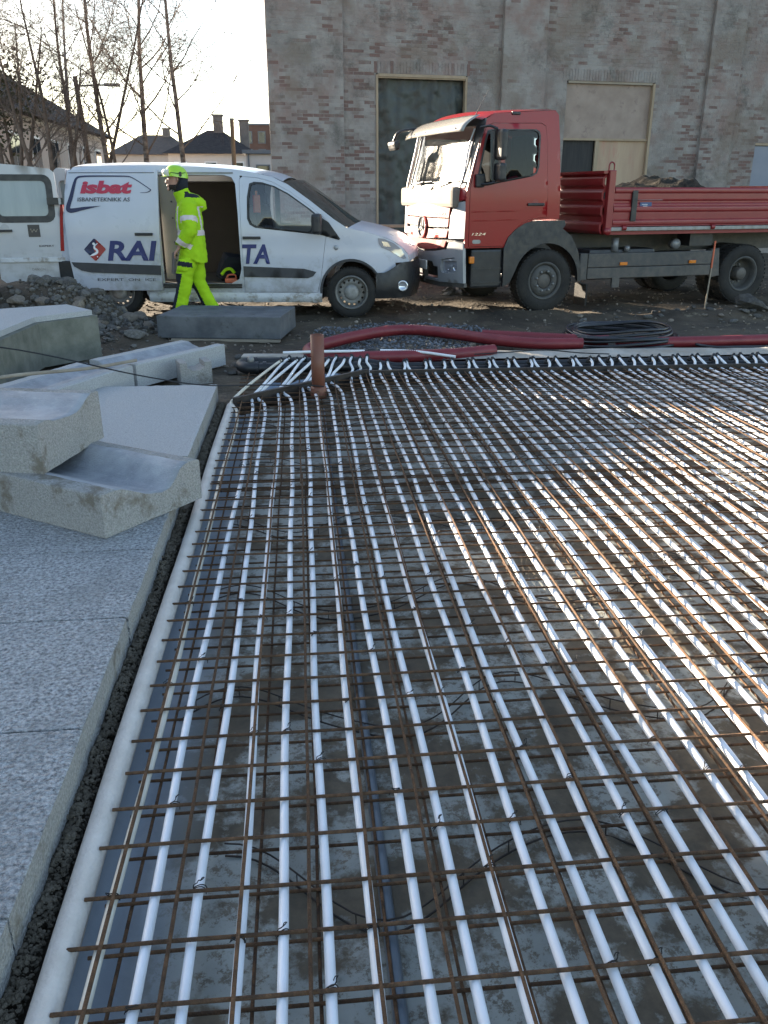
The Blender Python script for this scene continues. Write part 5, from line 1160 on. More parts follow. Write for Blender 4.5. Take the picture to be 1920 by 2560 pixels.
# ------------------------------------------------------------------ red tipper truck (local x forward, left side +y faces the camera)
trk = thing('tipper_truck', 'red tipper truck with sunlit front and a load of soil', 'truck', (3.119, 12.694, 0), R(193))
def fx_(z):
    if z < .95: return 1.36 - .05 * (.95 - z)
    if z < 1.55: return 1.36 - .03 * (z - .95)
    return 1.342 - .25 * (z - 1.55)
def fr(off=0.0):
    return lambda y, z: (fx_(z) + off - .135 * (abs(y) / 1.15) ** 3.0 , y, z)
def sy(z): return 1.15 - .045 * max(0, (z - 1.5)) ** 1.2
def ls_(off=0.0, s=1): return lambda x, z: (x, s * (sy(z) + off), z)
CAB = [(1.225, .87), (1.225, 1.55), (1.19, 1.70), (1.02, 2.28), (.98, 2.42), (.85, 2.50), (-.02, 2.555), (-.07, 2.50), (-.105, 2.2), (-.14, 1.7), (-.16, 1.23), (.22, 1.215), (.38, 1.16), (.52, 1.05), (.62, .93), (.65, .87)]
CWIN = [(1.035, 1.64), (1.07, 1.70), (.965, 2.20), (.93, 2.29), (.88, 2.305), (.26, 2.315), (.21, 2.29), (.195, 2.24), (.20, 1.88), (.23, 1.80), (.30, 1.765)]
DOORT = [(1.17, .89), (1.17, 1.60), (1.13, 1.78), (1.02, 2.20), (.95, 2.35), (.86, 2.38), (.18, 2.395), (.115, 2.36), (.095, 2.25), (.045, 1.6), (.035, 1.25), (.235, 1.235), (.40, 1.18), (.54, 1.06), (.64, .93), (.66, .89)]
panel('cab_side', CAB, ls_(), 'truck_red', trk, [grow(DOORT, .008)], .1, .03); panel('cab_side', CAB, ls_(0, -1), 'truck_red', trk, [CWIN], .15)
td = panel('door', DOORT, ls_(.003), 'truck_red', trk, [CWIN], .08, .03)
panel('window_seal', grow(CWIN, .035), ls_(.005), 'black_plastic', td, [grow(CWIN, -.03)], .1); panel('window_glass', CWIN, ls_(-.012), 'glass_truck', td, (), .1)
for z0, z1 in ((1.335, 1.345), (1.225, 1.235)): panel('crease', [(1.16, z0 - .02), (.06, z0), (.06, z1), (1.16, z1 - .02)], ls_(.006), 'truck_red', td, (), .2, .004)
MB().box((.215, 1.165, 1.41), (.25, .03, .035), bev=.01).obj('handle', 'black_plastic', td); panel('handle_recess', circ(.22, 1.425, .05, 14, 0, 180), ls_(.004), 'body_red', td, (), .04)
lettering('letters_1224', '1224', (1.13, 1.03, .93, 1.062), ls_(.006), 'chrome', td, .0, .25); panel('side_marker', rrect(1.0, .925, 1.12, .975, .024), ls_(.006), 'hub_grey', td, (), .05, .01)
# roof
E2 = [(1.02, 2.42), (.85, 2.50), (.4, 2.535), (-.02, 2.555), (-.07, 2.50)]
b = MB(); b.grid(4, 16, lambda u, v: (lambda p, t: (p[0] + (.10 if u < .3 else .05 * (1 - u)) * (1 - t * t), sy(2.5) * t, p[1] + .06 * (1 - abs(t) ** 3)))(E2[min(4, int(round(u * 4)))], 2 * v - 1)); b.obj('roof', 'truck_red', trk)
panel('rear_panel', [(-1.10, 1.22), (1.10, 1.22), (1.08, 2.5), (-1.08, 2.5)], lambda y, z: (-.15 + .06 * (z - 1.22), y, z), 'truck_red', trk, (), .3)
b = MB(); b.box((.55, 1.10, 2.505), (.12, .05, .04), bev=.012).obj('roof_marker', 'black_plastic', trk)
# front
WS = [(-.98, 1.66), (.98, 1.66), (1.02, 2.0), (1.0, 2.36), (-1.0, 2.36), (-1.02, 2.0)]
panel('front_frame', [(-1.15, 1.50), (1.15, 1.50), (1.15, 2.44), (-1.15, 2.44)], fr(-.012), 'black_plastic', trk, [grow(WS, -.02)], .1)
panel('windscreen', WS, fr(-.006), 'glass_screen', trk, (), .1)
panel('front_panel', [(-.80, 1.245), (.80, 1.245), (.85, 1.60), (.5, 1.63), (-.5, 1.63), (-.85, 1.60)], fr(.012), 'truck_red_glare', trk, (), .08, .02)
panel('front_core', [(-1.1, .80), (1.1, .80), (1.12, 1.6), (-1.12, 1.6)], fr(-.035), 'black_plastic', trk, (), .12)
for s in (-1, 1):
    panel('corner_panel', [(s * .82, .98), (s * 1.145, .99), (s * 1.145, 1.455), (s * 1.02, 1.44), (s * .90, 1.38), (s * .84, 1.27)], fr(.008), 'silver', trk, (), .06, .02)
    panel('corner_top', [(s * .86, 1.40), (s * .9, 1.40), (s * 1.02, 1.46), (s * 1.145, 1.475), (s * 1.145, 1.62), (s * .87, 1.62)], fr(.004), 'truck_red', trk, (), .06, .02)
    b = MB(); b.tube([fr(.02)(s * (1.00 + .02 * math.sin(k)), 1.62 + .1 * k) for k in range(8)], .012, 6); b.obj('air_deflector', 'silver', trk)
for k, (z0, z1, w0, w1) in enumerate(((1.128, 1.228, .80, .79), (.992, 1.085, .79, .76), (.855, .945, .76, .70))):
    dn = .03 * k
    gs = panel('grille_bar', [(-w1, z0), (-.3, z0 - .012 - dn * .4), (0, z0 - .02 - dn * .6), (.3, z0 - .012 - dn * .4), (w1, z0), (w0, z1), (-w0, z1)], fr(.012), 'truck_red_glare', trk, (), .09, .02)
    for q in range(4):
        zz = z0 + .025 + q * .021
        for s in (-1, 1):
            panel('grille_slot', [(s * .17, zz), (s * (w1 - .08), zz), (s * (w1 - .08), zz + .007), (s * .17, zz + .007)], fr(.0135), 'grille_shadow', gs, (), .2)
# star badge
ST = 1.11
sb = MB()
def ringp(r0, r1, z_off, n=28): return circ(0, ST, r1, n), circ(0, ST, r0, n)
o1, h1 = ringp(.128, .152, 0); em = panel('emblem_ring', o1, fr(.045), 'chrome', trk, [h1], .05, .02)
panel('emblem_back', circ(0, ST, .13, 24), fr(.025), 'black_plastic', em, (), .06, .03)
for a in (90, 210, 330):
    c, s_ = math.cos(R(a)), math.sin(R(a)); px, pz = -s_, c
    panel('emblem_ray', [(.13 * c, ST + .13 * s_), (.024 * px, ST + .024 * pz), (-.012 * c, ST - .012 * s_), (-.024 * px, ST - .024 * pz)], fr(.05), 'chrome', em, (), .05, .01)
lettering('letters_atego', 'ATEGO', (.38, 1.27, .72, 1.31), fr(.016), 'chrome', trk, .02, .2)
# bumper
BO = [(-1.15, .42), (-.6, .40), (.6, .40), (1.15, .42), (1.15, .93), (.98, .95), (.86, .93), (.80, .84), (.45, .80), (0, .77), (-.45, .80), (-.80, .84), (-.86, .93), (-.98, .95), (-1.15, .93)]
HLs = [[(s * .64, .55), (s * .70, .52), (s * .98, .545), (s * 1.03, .60), (s * 1.03, .70), (s * .98, .745), (s * .64, .70)] for s in (-1, 1)]
LOW = [(-.55, .43), (.55, .43), (.55, .60), (.42, .60), (.38, .66), (-.38, .66), (-.42, .60), (-.55, .60)]
bmp = panel('bumper', BO, fr(.03), 'silver', trk, HLs + [LOW], .07, .05)
panel('bumper_core', [(-1.12, .45), (1.12, .45), (1.12, .9), (-1.12, .9)], fr(-.06), 'black_plastic', bmp, (), .14)
panel('bumper_lip', [(-1.15, .365), (-.6, .335), (.6, .335), (1.15, .365), (1.15, .415), (.6, .395), (-.6, .395), (-1.15, .415)], fr(.02), 'chassis_grey', bmp, (), .1, .05)
for h_ in HLs:
    hl = panel('headlight', h_, fr(-.005), 'headlamp', trk, (), .07); cx = sum(p[0] for p in h_) / len(h_)
    panel('headlight_brow', [(cx - .16, .68), (cx + .16, .70), (cx + .16, .735), (cx - .16, .70)], fr(.02), 'silver', hl, (), .08, .02)
    s = 1 if cx > 0 else -1
    MB().lathe([(0, .0), (.04, .01), (.055, .03)], 14, axis='X', origin=(fr(-.01)(cx - s * .05, .62)[0] - .02, cx - s * .05, .62)).obj('reflector', 'chrome', hl); MB().lathe([(0, .0), (.03, .01), (.042, .03)], 14, axis='X', origin=(fr(-.01)(cx + s * .1, .61)[0] - .01, cx + s * .1, .61)).obj('reflector', 'chrome', hl)
MB().box((1.40, -.02, .60), (.02, .52, .125), bev=.006).obj('number_plate', 'white_plain', trk); MB().box((1.34, .05, .47), (.06, .07, .2)).obj('tow_bracket', 'chassis_grey', trk)
# sun visor
def visf(u, v):
    y = -1.08 + 2.16 * u; p = fr(0)(y, 2.44); return (p[0] + .02 + .24 * math.sin((1 - v) * 1.35), y * (1.0 - .03 * v), 2.285 + .20 * v ** .8)
b = MB(); b.grid(24, 8, visf); vz = b.obj('sun_visor', 'visor_grey', trk); md = vz.modifiers.new('t', 'SOLIDIFY'); md.thickness = .008
for y in (-.9, -.45, 0, .45, .9):
    p = visf((y + 1.08) / 2.16, .15); MB().lathe([(0, .008), (.008, .008), (.01, 0)], 8, axis='X', origin=(p[0] + .004, p[1], p[2])).obj('visor_screw', 'black_plastic', vz)
# wipers, mirrors, aerial
for y0 in (-.55, .25):
    b = MB(); b.tube([fr(.03)(y0, 1.60), fr(.045)(y0 + .12, 1.66), fr(.03)(y0 + .45, 1.70)], .012, 6).tube([fr(.022)(y0 + .0, 1.685), fr(.022)(y0 + .75, 1.70)], .010, 5); b.obj('wiper', 'black_plastic', trk)
mr = MB(); mr.box((.86, 1.36, 2.12), (.10, .20, .36), bev=.04).box((.86, 1.36, 1.80), (.10, .19, .22), bev=.035); ml = mr.obj('door_mirror', 'black_plastic', trk)
MB().tube(spline([(1.05, 1.13, 2.33), (.98, 1.26, 2.34), (.91, 1.34, 2.30)], 4), .016, 6).tube([(.93, 1.30, 2.3), (.93, 1.30, 1.68)], .013, 6).tube(spline([(.91, 1.34, 1.68), (.98, 1.26, 1.66), (1.08, 1.14, 1.66)], 4), .018, 6).box((1.05, 1.17, 1.70), (.12, .06, .16), bev=.02).obj('mirror_bracket', 'black_plastic', ml)
fm = MB(); fm.tube(spline([fr(.02)(-.85, 2.44), (1.45, -.80, 2.38), (1.52, -.86, 2.26)], 5), .02, 8); fo_ = fm.obj('front_mirror', 'black_plastic', trk); MB().box((1.50, -.90, 2.20), (.10, .30, .13), ry=R(15), bev=.04).obj('mirror_head', 'black_plastic', fo_)
MB().tube([(1.05, .92, 2.45), (.85, .90, 2.78)], [.006, .003], 5).obj('aerial', 'black_plastic', trk)
# cab interior
for y in (-.55, .55): MB().box((.38, y, 1.62), (.5, .5, .16), bev=.04).box((.14, y, 1.95), (.14, .48, .66), bev=.04).obj('seat', 'seat_grey', trk)
MB().box((1.16, 0, 1.50), (.4, 2.0, .26), bev=.05).obj('dashboard', 'interior_beige', trk); MB().box((.55, 0, 1.28), (1.3, 2.1, .06)).obj('cab_floor', 'black_plastic', trk)
MB().tube([(.82 + .08 * math.sin(R(a)), .55 + .22 * math.cos(R(a)), 1.80 + .19 * math.sin(R(a))) for a in range(0, 360, 15)], .016, 6, closed=True).obj('steering_wheel', 'black_plastic', trk)
MB().box((.95, 1.02, 1.62), (.10, .03, .34), rx=.2).box((.62, 1.02, 1.66), (.10, .02, .30), ry=.5).obj('paper_sheets', 'white_plain', trk)
# steps, mudguard
MB().box((.89, .99, .60), (.46, .30, .50), bev=.03).box((.89, 1.13, .60), (.44, .04, .02)).box((.89, 1.13, .42), (.44, .04, .02)).obj('step_box', 'black_plastic', trk)
MB().box((1.12, 1.15, .72), (.07, .05, .09), bev=.012).obj('side_lamp', 'orange_light', trk)
MUD = [(.655, .36), (.66, .86), (.60, 1.0), (.49, 1.10), (.36, 1.175), (.22, 1.205), (-.24, 1.205), (-.26, 1.15), (-.22, 1.10), (-.36, 1.0), (-.48, .80), (-.54, .55), (-.55, .40), (-.50, .40)] + circ(0, .415, .50, 20, 176, 10)[1:-1] + [(.55, .42)]
panel('mudguard', MUD, lambda x, z: (x, 1.165 + .012 * math.sin(z * 3), z), 'black_plastic', trk, (), .08, .05)
b = MB(); b.grid(18, 4, lambda u, v: (.52 * math.cos(R(10 + 165 * u)), 1.16 - .5 * v, .415 + .52 * math.sin(R(10 + 165 * u)))); b.obj('wheel_arch', 'black_plastic', trk)
wheel(trk, (0, 1.02, .415), .42, .26, .245, 1, 'truck_wheel_grey', 'front'); wheel(trk, (0, -1.02, .415), .42, .26, .245, -1, 'truck_wheel_grey', 'front')
RX = -3.36
for y, s, stl in ((1.02, 1, 'rear'), (.70, 1, 'front'), (-1.02, -1, 'rear'), (-.70, -1, 'front')): wheel(trk, (RX, y, .415), .42, .25, .245, s, 'truck_wheel_grey', stl)
MB().tube([(RX, -1.0, .415), (RX, 1.0, .415)], .09, 10).tube([(0, -1.0, .40), (0, 1.0, .40)], .06, 10).obj('axle', 'black_plastic', trk)
for y in (-.42, .42): MB().box((-2.0, y, .86), (6.2, .08, .26)).obj('chassis_rail', 'chassis_grey', trk)
# side skirt, tank and valves
sk = MB(); sk.box((-1.72, 1.08, .665), (2.08, .10, .19), bev=.012).box((-1.72, 1.09, .49), (2.08, .08, .15), bev=.012); so = sk.obj('side_guard', 'chassis_grey', trk)
MB().box((-.61, 1.07, .585), (.12, .12, .36), bev=.012).obj('guard_end', 'chassis_grey', so); MB().box((-2.84, 1.08, .59), (.14, .10, .40), ry=R(8), bev=.012).obj('guard_end', 'chassis_grey', so)
for x in (-1.25, -2.42): MB().box((x, 1.142, .615), (.12, .02, .045), bev=.005).obj('marker_lamp', 'orange_light', so)
MB().box((-1.3, .8, .60), (1.1, .45, .42), bev=.05).obj('fuel_tank', 'black_plastic', trk)
for pr_, ax_, og_ in (([(0, 0), (.05, 0), (.05, .18), (0, .18)], 'Z', (-1.16, 1.02, .78)), ([(0, 0), (.04, 0), (.04, .07), (0, .07)], 'Z', (-1.35, 1.04, .78)), ([(0, 0), (.07, 0), (.07, .1), (0, .1)], 'Y', (-2.2, .92, .86))): MB().lathe(pr_, 12, axis=ax_, origin=og_).obj('valve', 'metal_grey', trk)
MB().box((-1.15, 1.12, .36), (.12, .04, .14)).obj('guard_bracket', 'chassis_grey', trk); MB().box((-2.6, .9, .98), (.4, .3, .3)).obj('tool_box', 'black_plastic', trk)
MB().box((-.66, 1.03, .20), (.03, .30, .30)).obj('mud_flap', 'rubber', trk)
# tipping body
LB0, LB1 = -.87, -4.9; TOPZ, BOTZ = 1.625, 1.12; WB = 1.23
tb = link('tipper_body', None, trk)
MB().box(((LB0 + LB1) / 2, 0, 1.06), (LB0 - LB1 - .02, 2.4, .10)).obj('floor', 'body_red', tb); MB().box(((LB0 + LB1) / 2, 0, .98), (3.7, .9, .12)).obj('subframe', 'chassis_grey', tb)
def sidef(s):
    def f(u, v):
        z = BOTZ + (TOPZ - BOTZ) * v; d = 0
        for c, w_, a in ((1.585, .03, .018), (1.435, .032, -.014), (1.345, .035, .016), (1.17, .03, .015)): d += a * (1 if abs(z - c) < w_ * .6 else max(0, 1 - (abs(z - c) - w_ * .6) / (w_ * .4)))
        return (LB0 - .06 + (LB1 - LB0 + .06) * u, s * (WB + d), z)
    return f
for s in (1, -1):
    b = MB(); b.grid(4, 60, sidef(s), False); sb_ = b.obj('side_board', 'body_red', tb); md = sb_.modifiers.new('t', 'SOLIDIFY'); md.thickness = .03; md.offset = 0
    if s > 0:
        MB().box(((LB0 + LB1) / 2 - .03, WB + .004, 1.245), (4.0, .02, .05)).obj('pale_stripe', 'hub_pale', sb_)
        MB().box((-1.245, WB + .03, 1.385), (.085, .03, .40), bev=.008).obj('latch_strap', 'black_plastic', sb_)
        lettering('letters_maker', 'MEILLER-KIPPER', (-1.33, 1.475, -1.70, 1.505), lambda x, z: (x, WB + .012, z), 'hub_pale', sb_, .02)
        for q in (1.463, 1.514): MB().box((-1.515, WB + .010, q), (.40, .006, .004)).obj('letter_frame', 'hub_pale', sb_)
        MB().box((-1.44, WB + .016, 1.375), (.19, .012, .115), bev=.003).obj('sticker', 'sticker_blue', sb_)
        for q in range(4): MB().box((-1.42 - .01 * (q % 2), WB + .0235, 1.405 - .022 * q), (.09 - .02 * (q % 2), .002, .006)).obj('sticker_line', 'text_white', sb_)
MB().box(((LB0 + LB1) / 2, WB - .01, 1.085), (4.0, .07, .05), bev=.008).obj('edge_rail', 'hub_grey', tb)
for x in (-1.12, -2.6, -4.1): MB().tube([(x - .03, WB + .02, 1.10), (x + .03, WB + .02, 1.10)], .035, 10).obj('hinge', 'body_red', tb)
def bulk(u, v):
    z = 1.03 + .77 * v; d = 0
    for c in (1.10, 1.32, 1.52, 1.70): d += .03 * (1 if abs(z - c) < .04 else max(0, 1 - (abs(z - c) - .04) / .03))
    return (LB0 + .06 + d, -WB + .04 + (2 * WB - .08) * u, z)
b = MB(); b.grid(4, 60, bulk, False); bk = b.obj('front_wall', 'body_red', tb); md = bk.modifiers.new('t', 'SOLIDIFY'); md.thickness = .03; md.offset = 0
MB().box((LB0 + .08, 0, 1.815), (.09, 2 * WB, .035)).obj('top_rail', 'body_red', bk)
for s in (1, -1):
    MB().box((LB0 + .0, s * (WB - .01), 1.44), (.10, .09, .80), bev=.012).obj('corner_post', 'body_red', tb)
    MB().tube([(LB0 + .04, s * (WB - .02), 1.83)] + [(LB0 + .0 + .04 * math.cos(R(a)), s * (WB - .02), 1.90 + .04 * math.sin(R(a))) for a in range(0, 181, 30)] + [(LB0 - .04, s * (WB - .02), 1.83)], .011, 6).obj('lashing_loop', 'body_red', tb)
    MB().lathe([(0, .0), (.05, 0), (.05, .06), (0, .06)], 14, axis='Y', origin=(LB0 + .02, s * (WB + .0), 1.06)).obj('pivot', 'body_red', tb)
MB().box((LB1 - .02, 0, 1.38), (.06, 2 * WB, .56)).obj('tailgate', 'body_red', tb)
# soil load
def soil(u, v):
    x = LB0 - .08 + (LB1 - LB0 + .14) * u; y = -1.18 + 2.36 * v; e = (1 - abs(2 * v - 1) ** 3)
    h = .06 + .40 * math.exp(-((x + 2.55) / .30) ** 2) * .45 + .20 * math.exp(-((x + 2.1) / .65) ** 2) + .1 * math.exp(-((x + 3.6) / .5) ** 2); return (x, y, 1.38 + (h + .09 * fbm(x, y, 3.2, 2) + .04 * fbm(x, y, 9, 6)) * (0.35 + .65 * e))
b = MB(); b.grid(110, 60, soil); so_ = b.obj('soil_load', 'soil_dark'); so_.location = trk.location; so_.rotation_euler = trk.rotation_euler; tag(so_, 'mound of dark soil loaded in the red tipper body', 'soil')
# ------------------------------------------------------------------ worker walking left (local -x), camera sees the left side (-y)
PO = Vector((-1.35, 10.98, 0))
def ring_loft(bb, secs, n=18):
    """secs: (centre, (ax, ay), tangent) elliptical rings, closed at both ends"""
    V = []; F = []
    for c, (ra, rb_), t, fwd in secs:
        c = Vector(c); t = Vector(t).normalized(); f = Vector(fwd); f = (f - t * f.dot(t)).normalized(); s = t.cross(f)
        for j in range(n): a = 2 * math.pi * j / n; V.append(c + f * ra * math.cos(a) + s * rb_ * math.sin(a))
    k = len(secs)
    for i in range(k - 1):
        for j in range(n): F.append((i * n + j, i * n + (j + 1) % n, (i + 1) * n + (j + 1) % n, (i + 1) * n + j))
    F.append(tuple(reversed(range(n)))); F.append(tuple((k - 1) * n + j for j in range(n))); bb.add(V, F, True)
def limb(bb, pts, rad, n=16, asp=1.0):
    P = [Vector(p) for p in pts]; secs = []
    for i, p in enumerate(P):
        a = P[max(0, i - 1)]; c = P[min(len(P) - 1, i + 1)]; secs.append((p, (rad[i] * asp, rad[i]), c - a, (-1, .1, .05)))
    ring_loft(bb, secs, n)
def remesh(bb, name, mats, parent, vox=.011, smooth=3, assign=None, wr=0.0):
    me = bb.mesh(name, mats); bm = bmesh.new(); bm.from_mesh(me); bmesh.ops.recalc_face_normals(bm, faces=bm.faces); bm.to_mesh(me); bm.free()
    o = bpy.data.objects.new(name, me); TMP.collection.objects.link(o); md = o.modifiers.new('r', 'REMESH'); md.mode = 'VOXEL'; md.voxel_size = vox
    if smooth: ms = o.modifiers.new('s', 'SMOOTH'); ms.iterations = smooth; ms.factor = .5
    dg = tmp_dg(); nm = bpy.data.meshes.new_from_object(o.evaluated_get(dg)); o.modifiers.clear(); o.data = nm; nm.name = name
    TMP.collection.objects.unlink(o); COL.objects.link(o)
    nm.materials.clear()
    for m in mats: nm.materials.append(MATS[m])
    if wr:
        NR = [v.normal.copy() for v in nm.vertices]
        for v, vn in zip(nm.vertices, NR):
            p = v.co; q = wr * (noise.noise(Vector((p.x * 9, p.y * 9, p.z * 16 + p.x * 10))) + .6 * noise.noise(Vector((p.x * 20, p.y * 20, p.z * 34 - p.x * 16)))); v.co = p + vn * q
    for pg in nm.polygons:
        pg.use_smooth = True
        if assign: pg.material_index = assign(pg.center)
    o.parent = parent; return o
per = thing('person', 'worker in yellow green high visibility suit and helmet walking past the van', 'person', tuple(PO), R(4))
# skeleton (x forward is negative): hips at z .93
HIP = Vector((.02, 0, .95))
kneeL = Vector((-.085, -.10, .50)); ankL = Vector((-.20, -.10, .10)); kneeR = Vector((.07, .09, .50)); ankR = Vector((.235, .10, .12))
bd = MB()
# body: one continuous surface (torso, neck, arms with hands, legs)
ring_loft(bd, [((.02, 0, .86), (.12, .16), (0, 0, 1), (-1, 0, 0)), ((.02, 0, 1.0), (.115, .155), (0, 0, 1), (-1, 0, 0)), ((.01, 0, 1.2), (.12, .165), (0, 0, 1), (-1, 0, 0)), ((.02, 0, 1.38), (.12, .18), (-.05, 0, 1), (-1, 0, 0)), ((.0, 0, 1.47), (.07, .1), (-.2, 0, 1), (-1, 0, 0)), ((-.05, 0, 1.60), (.055, .055), (-.3, 0, 1), (-1, 0, 0))])
for kn, an, y in ((kneeL, ankL, -.09), (kneeR, ankR, .09)):
    limb(bd, [(.02, y, .92), HIP.lerp(kn, .5) + Vector((0, y * .4, 0)), kn, kn.lerp(an, .4), an], [.085, .078, .056, .052, .036])
for s in (-1, 1):
    sh = Vector((.03, s * .175, 1.40)); el = Vector((.03, s * .235, 1.13)); wr = Vector((-.11, s * .19, .935)); limb(bd, [sh, sh.lerp(el, .5), el, el.lerp(wr, .5), wr], [.055, .048, .04, .038, .028])
    d = (wr - el).normalized(); palm = wr + d * .05; ring_loft(bd, [(wr - d * .01, (.03, .02), d, (0, 1, 0)), (palm, (.042, .016), d, (0, 1, 0)), (palm + d * .04, (.04, .014), d, (0, 1, 0))], 12)
    for q in range(4):
        b0 = palm + d * .035 + Vector((0, (q - 1.5) * .019, 0)); L_ = (.062, .074, .07, .055)[q]; limb(bd, [b0, b0 + d * L_ * .5, b0 + d * L_ * .8 + Vector((.018, 0, -.012)), b0 + d * L_ + Vector((.036, 0, -.01))], [.0095, .0088, .008, .007], 8)
    limb(bd, [palm + Vector((-.01, -s * .035, .0)), palm + d * .03 + Vector((-.02, -s * .055, 0)), palm + d * .06 + Vector((-.02, -s * .058, 0))], [.012, .010, .008], 8)
remesh(bd, 'body', ['skin'], per, .012, 2)
# trousers
tr = MB()
ring_loft(tr, [((.025, 0, .80), (.14, .175), (0, 0, 1), (-1, 0, 0)), ((.025, 0, .95), (.14, .185), (0, 0, 1), (-1, 0, 0)), ((.02, 0, 1.05), (.135, .175), (0, 0, 1), (-1, 0, 0))])
for kn, an, y in ((kneeL, ankL, -.095), (kneeR, ankR, .095)):
    limb(tr, [(.02, y, .90), HIP.lerp(kn, .45) + Vector((0, y * .45, 0)), kn + Vector((.0, 0, .1)), kn, kn.lerp(an, .35), kn.lerp(an, .7), an + Vector((0, 0, .02))], [.115, .112, .098, .09, .082, .084, .088], 18, 1.08)
ring_loft(tr, [((-.09, -.185, .66), (.07, .03), (0, 0, 1), (-1, 0, 0)), ((-.075, -.195, .74), (.075, .035), (0, 0, 1), (-1, 0, 0)), ((-.05, -.185, .80), (.075, .03), (0, 0, 1), (-1, 0, 0))])
def tr_mat(c):
    near = c.y < 0
    for kn, an, sg in ((kneeL, ankL, -1), (kneeR, ankR, 1)):
        if (c.y < 0) == (sg < 0) and c.z < .62:
            f = (kn.z - c.z) / (kn.z - an.z); ax = kn + (an - kn) * f
            if .80 < f < .98: return 1
            if f < .80 and c.x < ax.x - .052: return 2
    if near and .705 < c.z + (c.x + .05) * .18 < .765 and c.x < .03 and c.x > -.18 and c.y < -.12: return 2
    return 0
trs = remesh(tr, 'trousers', ['hivis', 'reflective', 'cloth_navy'], per, .0105, 3, tr_mat, .007)
# jacket with hood and collar
jk = MB()
ring_loft(jk, [((.05, 0, .74), (.165, .205), (0, 0, 1), (-1, 0, 0)), ((.045, 0, .90), (.165, .21), (0, 0, 1), (-1, 0, 0)), ((.035, 0, 1.08), (.165, .205), (0, 0, 1), (-1, 0, 0)), ((.025, 0, 1.25), (.165, .21), (0, 0, 1), (-1, 0, 0)), ((.025, 0, 1.38), (.15, .20), (-.08, 0, 1), (-1, 0, 0)), ((.005, 0, 1.46), (.11, .14), (-.25, 0, 1), (-1, 0, 0)), ((-.03, 0, 1.52), (.095, .095), (-.3, 0, 1), (-1, 0, 0)), ((-.05, 0, 1.585), (.10, .092), (-.3, 0, 1), (-1, 0, -.3))])
for s in (-1, 1):
    sh = Vector((.035, s * .165, 1.40)); el = Vector((.03, s * .245, 1.12)); wr = Vector((-.105, s * .195, .925)); limb(jk, [sh + Vector((0, -s * .05, .02)), sh, sh.lerp(el, .5), el, el.lerp(wr, .55), wr], [.10, .10, .094, .086, .076, .068], 18, 1.05)
ring_loft(jk, [((.04, 0, 1.49), (.07, .10), (1, 0, -.35), (0, 0, 1)), ((.12, 0, 1.47), (.075, .12), (1, 0, -.5), (0, 0, 1)), ((.19, 0, 1.415), (.07, .10), (1, 0, -.9), (0, 0, 1)), ((.225, 0, 1.36), (.035, .06), (.6, 0, -1), (0, 0, 1))])
for v in range(len(jk.v)):        # raise the hem in front
    x, y, z = jk.v[v]
    if z < .95: jk.v[v] = (x, y, z + max(0, .12 - x) * .42 * (1 if z < .8 else .5))
def jk_mat(c):
    arm = abs(c.y) > .185 and c.z < 1.36
    onarm = abs(c.y) > .20 - .0 * c.z and c.x < .14
    s = -1 if c.y < 0 else 1; el = Vector((.03, s * .245, 1.12)); wr = Vector((-.105, s * .195, .925)); sh = Vector((.035, s * .165, 1.40))
    def near(a, b_):
        t = max(0, min(1, (c - a).dot(b_ - a) / (b_ - a).length_squared)); return (c - a.lerp(b_, t)).length, t
    d1, t1 = near(sh, el); d2, t2 = near(el, wr)
    if abs(c.y) > .15 and min(d1, d2) < .115:
        if d1 <= d2 and .42 < t1 < .62: return 1
        if d2 < d1 and .52 < t2 < .78: return 1
        return 0
    if 1.07 < c.z < 1.13: return 1
    if 1.13 < c.z < 1.40 and .085 < abs(c.y) < .125 : return 1
    if c.z > 1.50 and c.x > .0 and abs(c.y) > .05 and c.z < 1.57: return 2
    return 0
jko = remesh(jk, 'jacket', ['hivis', 'reflective', 'cloth_navy'], per, .0105, 2, jk_mat, .008)
# boots
for an, pit in ((ankL, 0.0), (ankR, .35)):
    bt = MB(); a = an; limb(bt, [a + Vector((.02, 0, .08)), a + Vector((.015, 0, -.02)), a + Vector((-.02, 0, -.055)), a + Vector((-.11, 0, -.065)), a + Vector((-.19, 0, -.07))], [.05, .052, .052, .047, .035], 14, 1.0); remesh(bt, 'boot', ['cloth_navy'], per, .011, 2)
# head with face
hd = MB(); HC = Vector((-.095, 0, 1.70))
ring_loft(hd, [((-.075, 0, 1.58), (.05, .05), (0, 0, 1), (-1, 0, 0)), ((-.12, 0, 1.605), (.062, .05), (.1, 0, 1), (-1, 0, 0)), ((-.105, 0, 1.64), (.088, .064), (0, 0, 1), (-1, 0, 0)), ((-.095, 0, 1.70), (.098, .074), (0, 0, 1), (-1, 0, 0)), ((-.09, 0, 1.75), (.098, .076), (0, 0, 1), (-1, 0, 0)), ((-.085, 0, 1.80), (.08, .06), (0, 0, 1), (-1, 0, 0)), ((-.08, 0, 1.825), (.03, .03), (0, 0, 1), (-1, 0, 0))])
limb(hd, [(-.185, 0, 1.722), (-.205, 0, 1.695), (-.212, 0, 1.675), (-.19, 0, 1.665)], [.008, .012, .015, .012], 10)          # nose
limb(hd, [(-.193, 0, 1.645), (-.198, 0, 1.637), (-.190, 0, 1.628)], [.012, .016, .012], 10)                                     # lips
limb(hd, [(-.18, -.02, 1.60), (-.187, 0, 1.597), (-.18, .02, 1.60)], [.02, .024, .02], 10)                                      # chin
for s in (-1, 1):
    limb(hd, [(-.182, s * .01, 1.738), (-.178, s * .035, 1.740), (-.160, s * .058, 1.733)], [.008, .010, .008], 8)               # brow
    limb(hd, [(-.075, s * .072, 1.735), (-.066, s * .082, 1.715), (-.075, s * .076, 1.685)], [.012, .015, .010], 8)              # ears
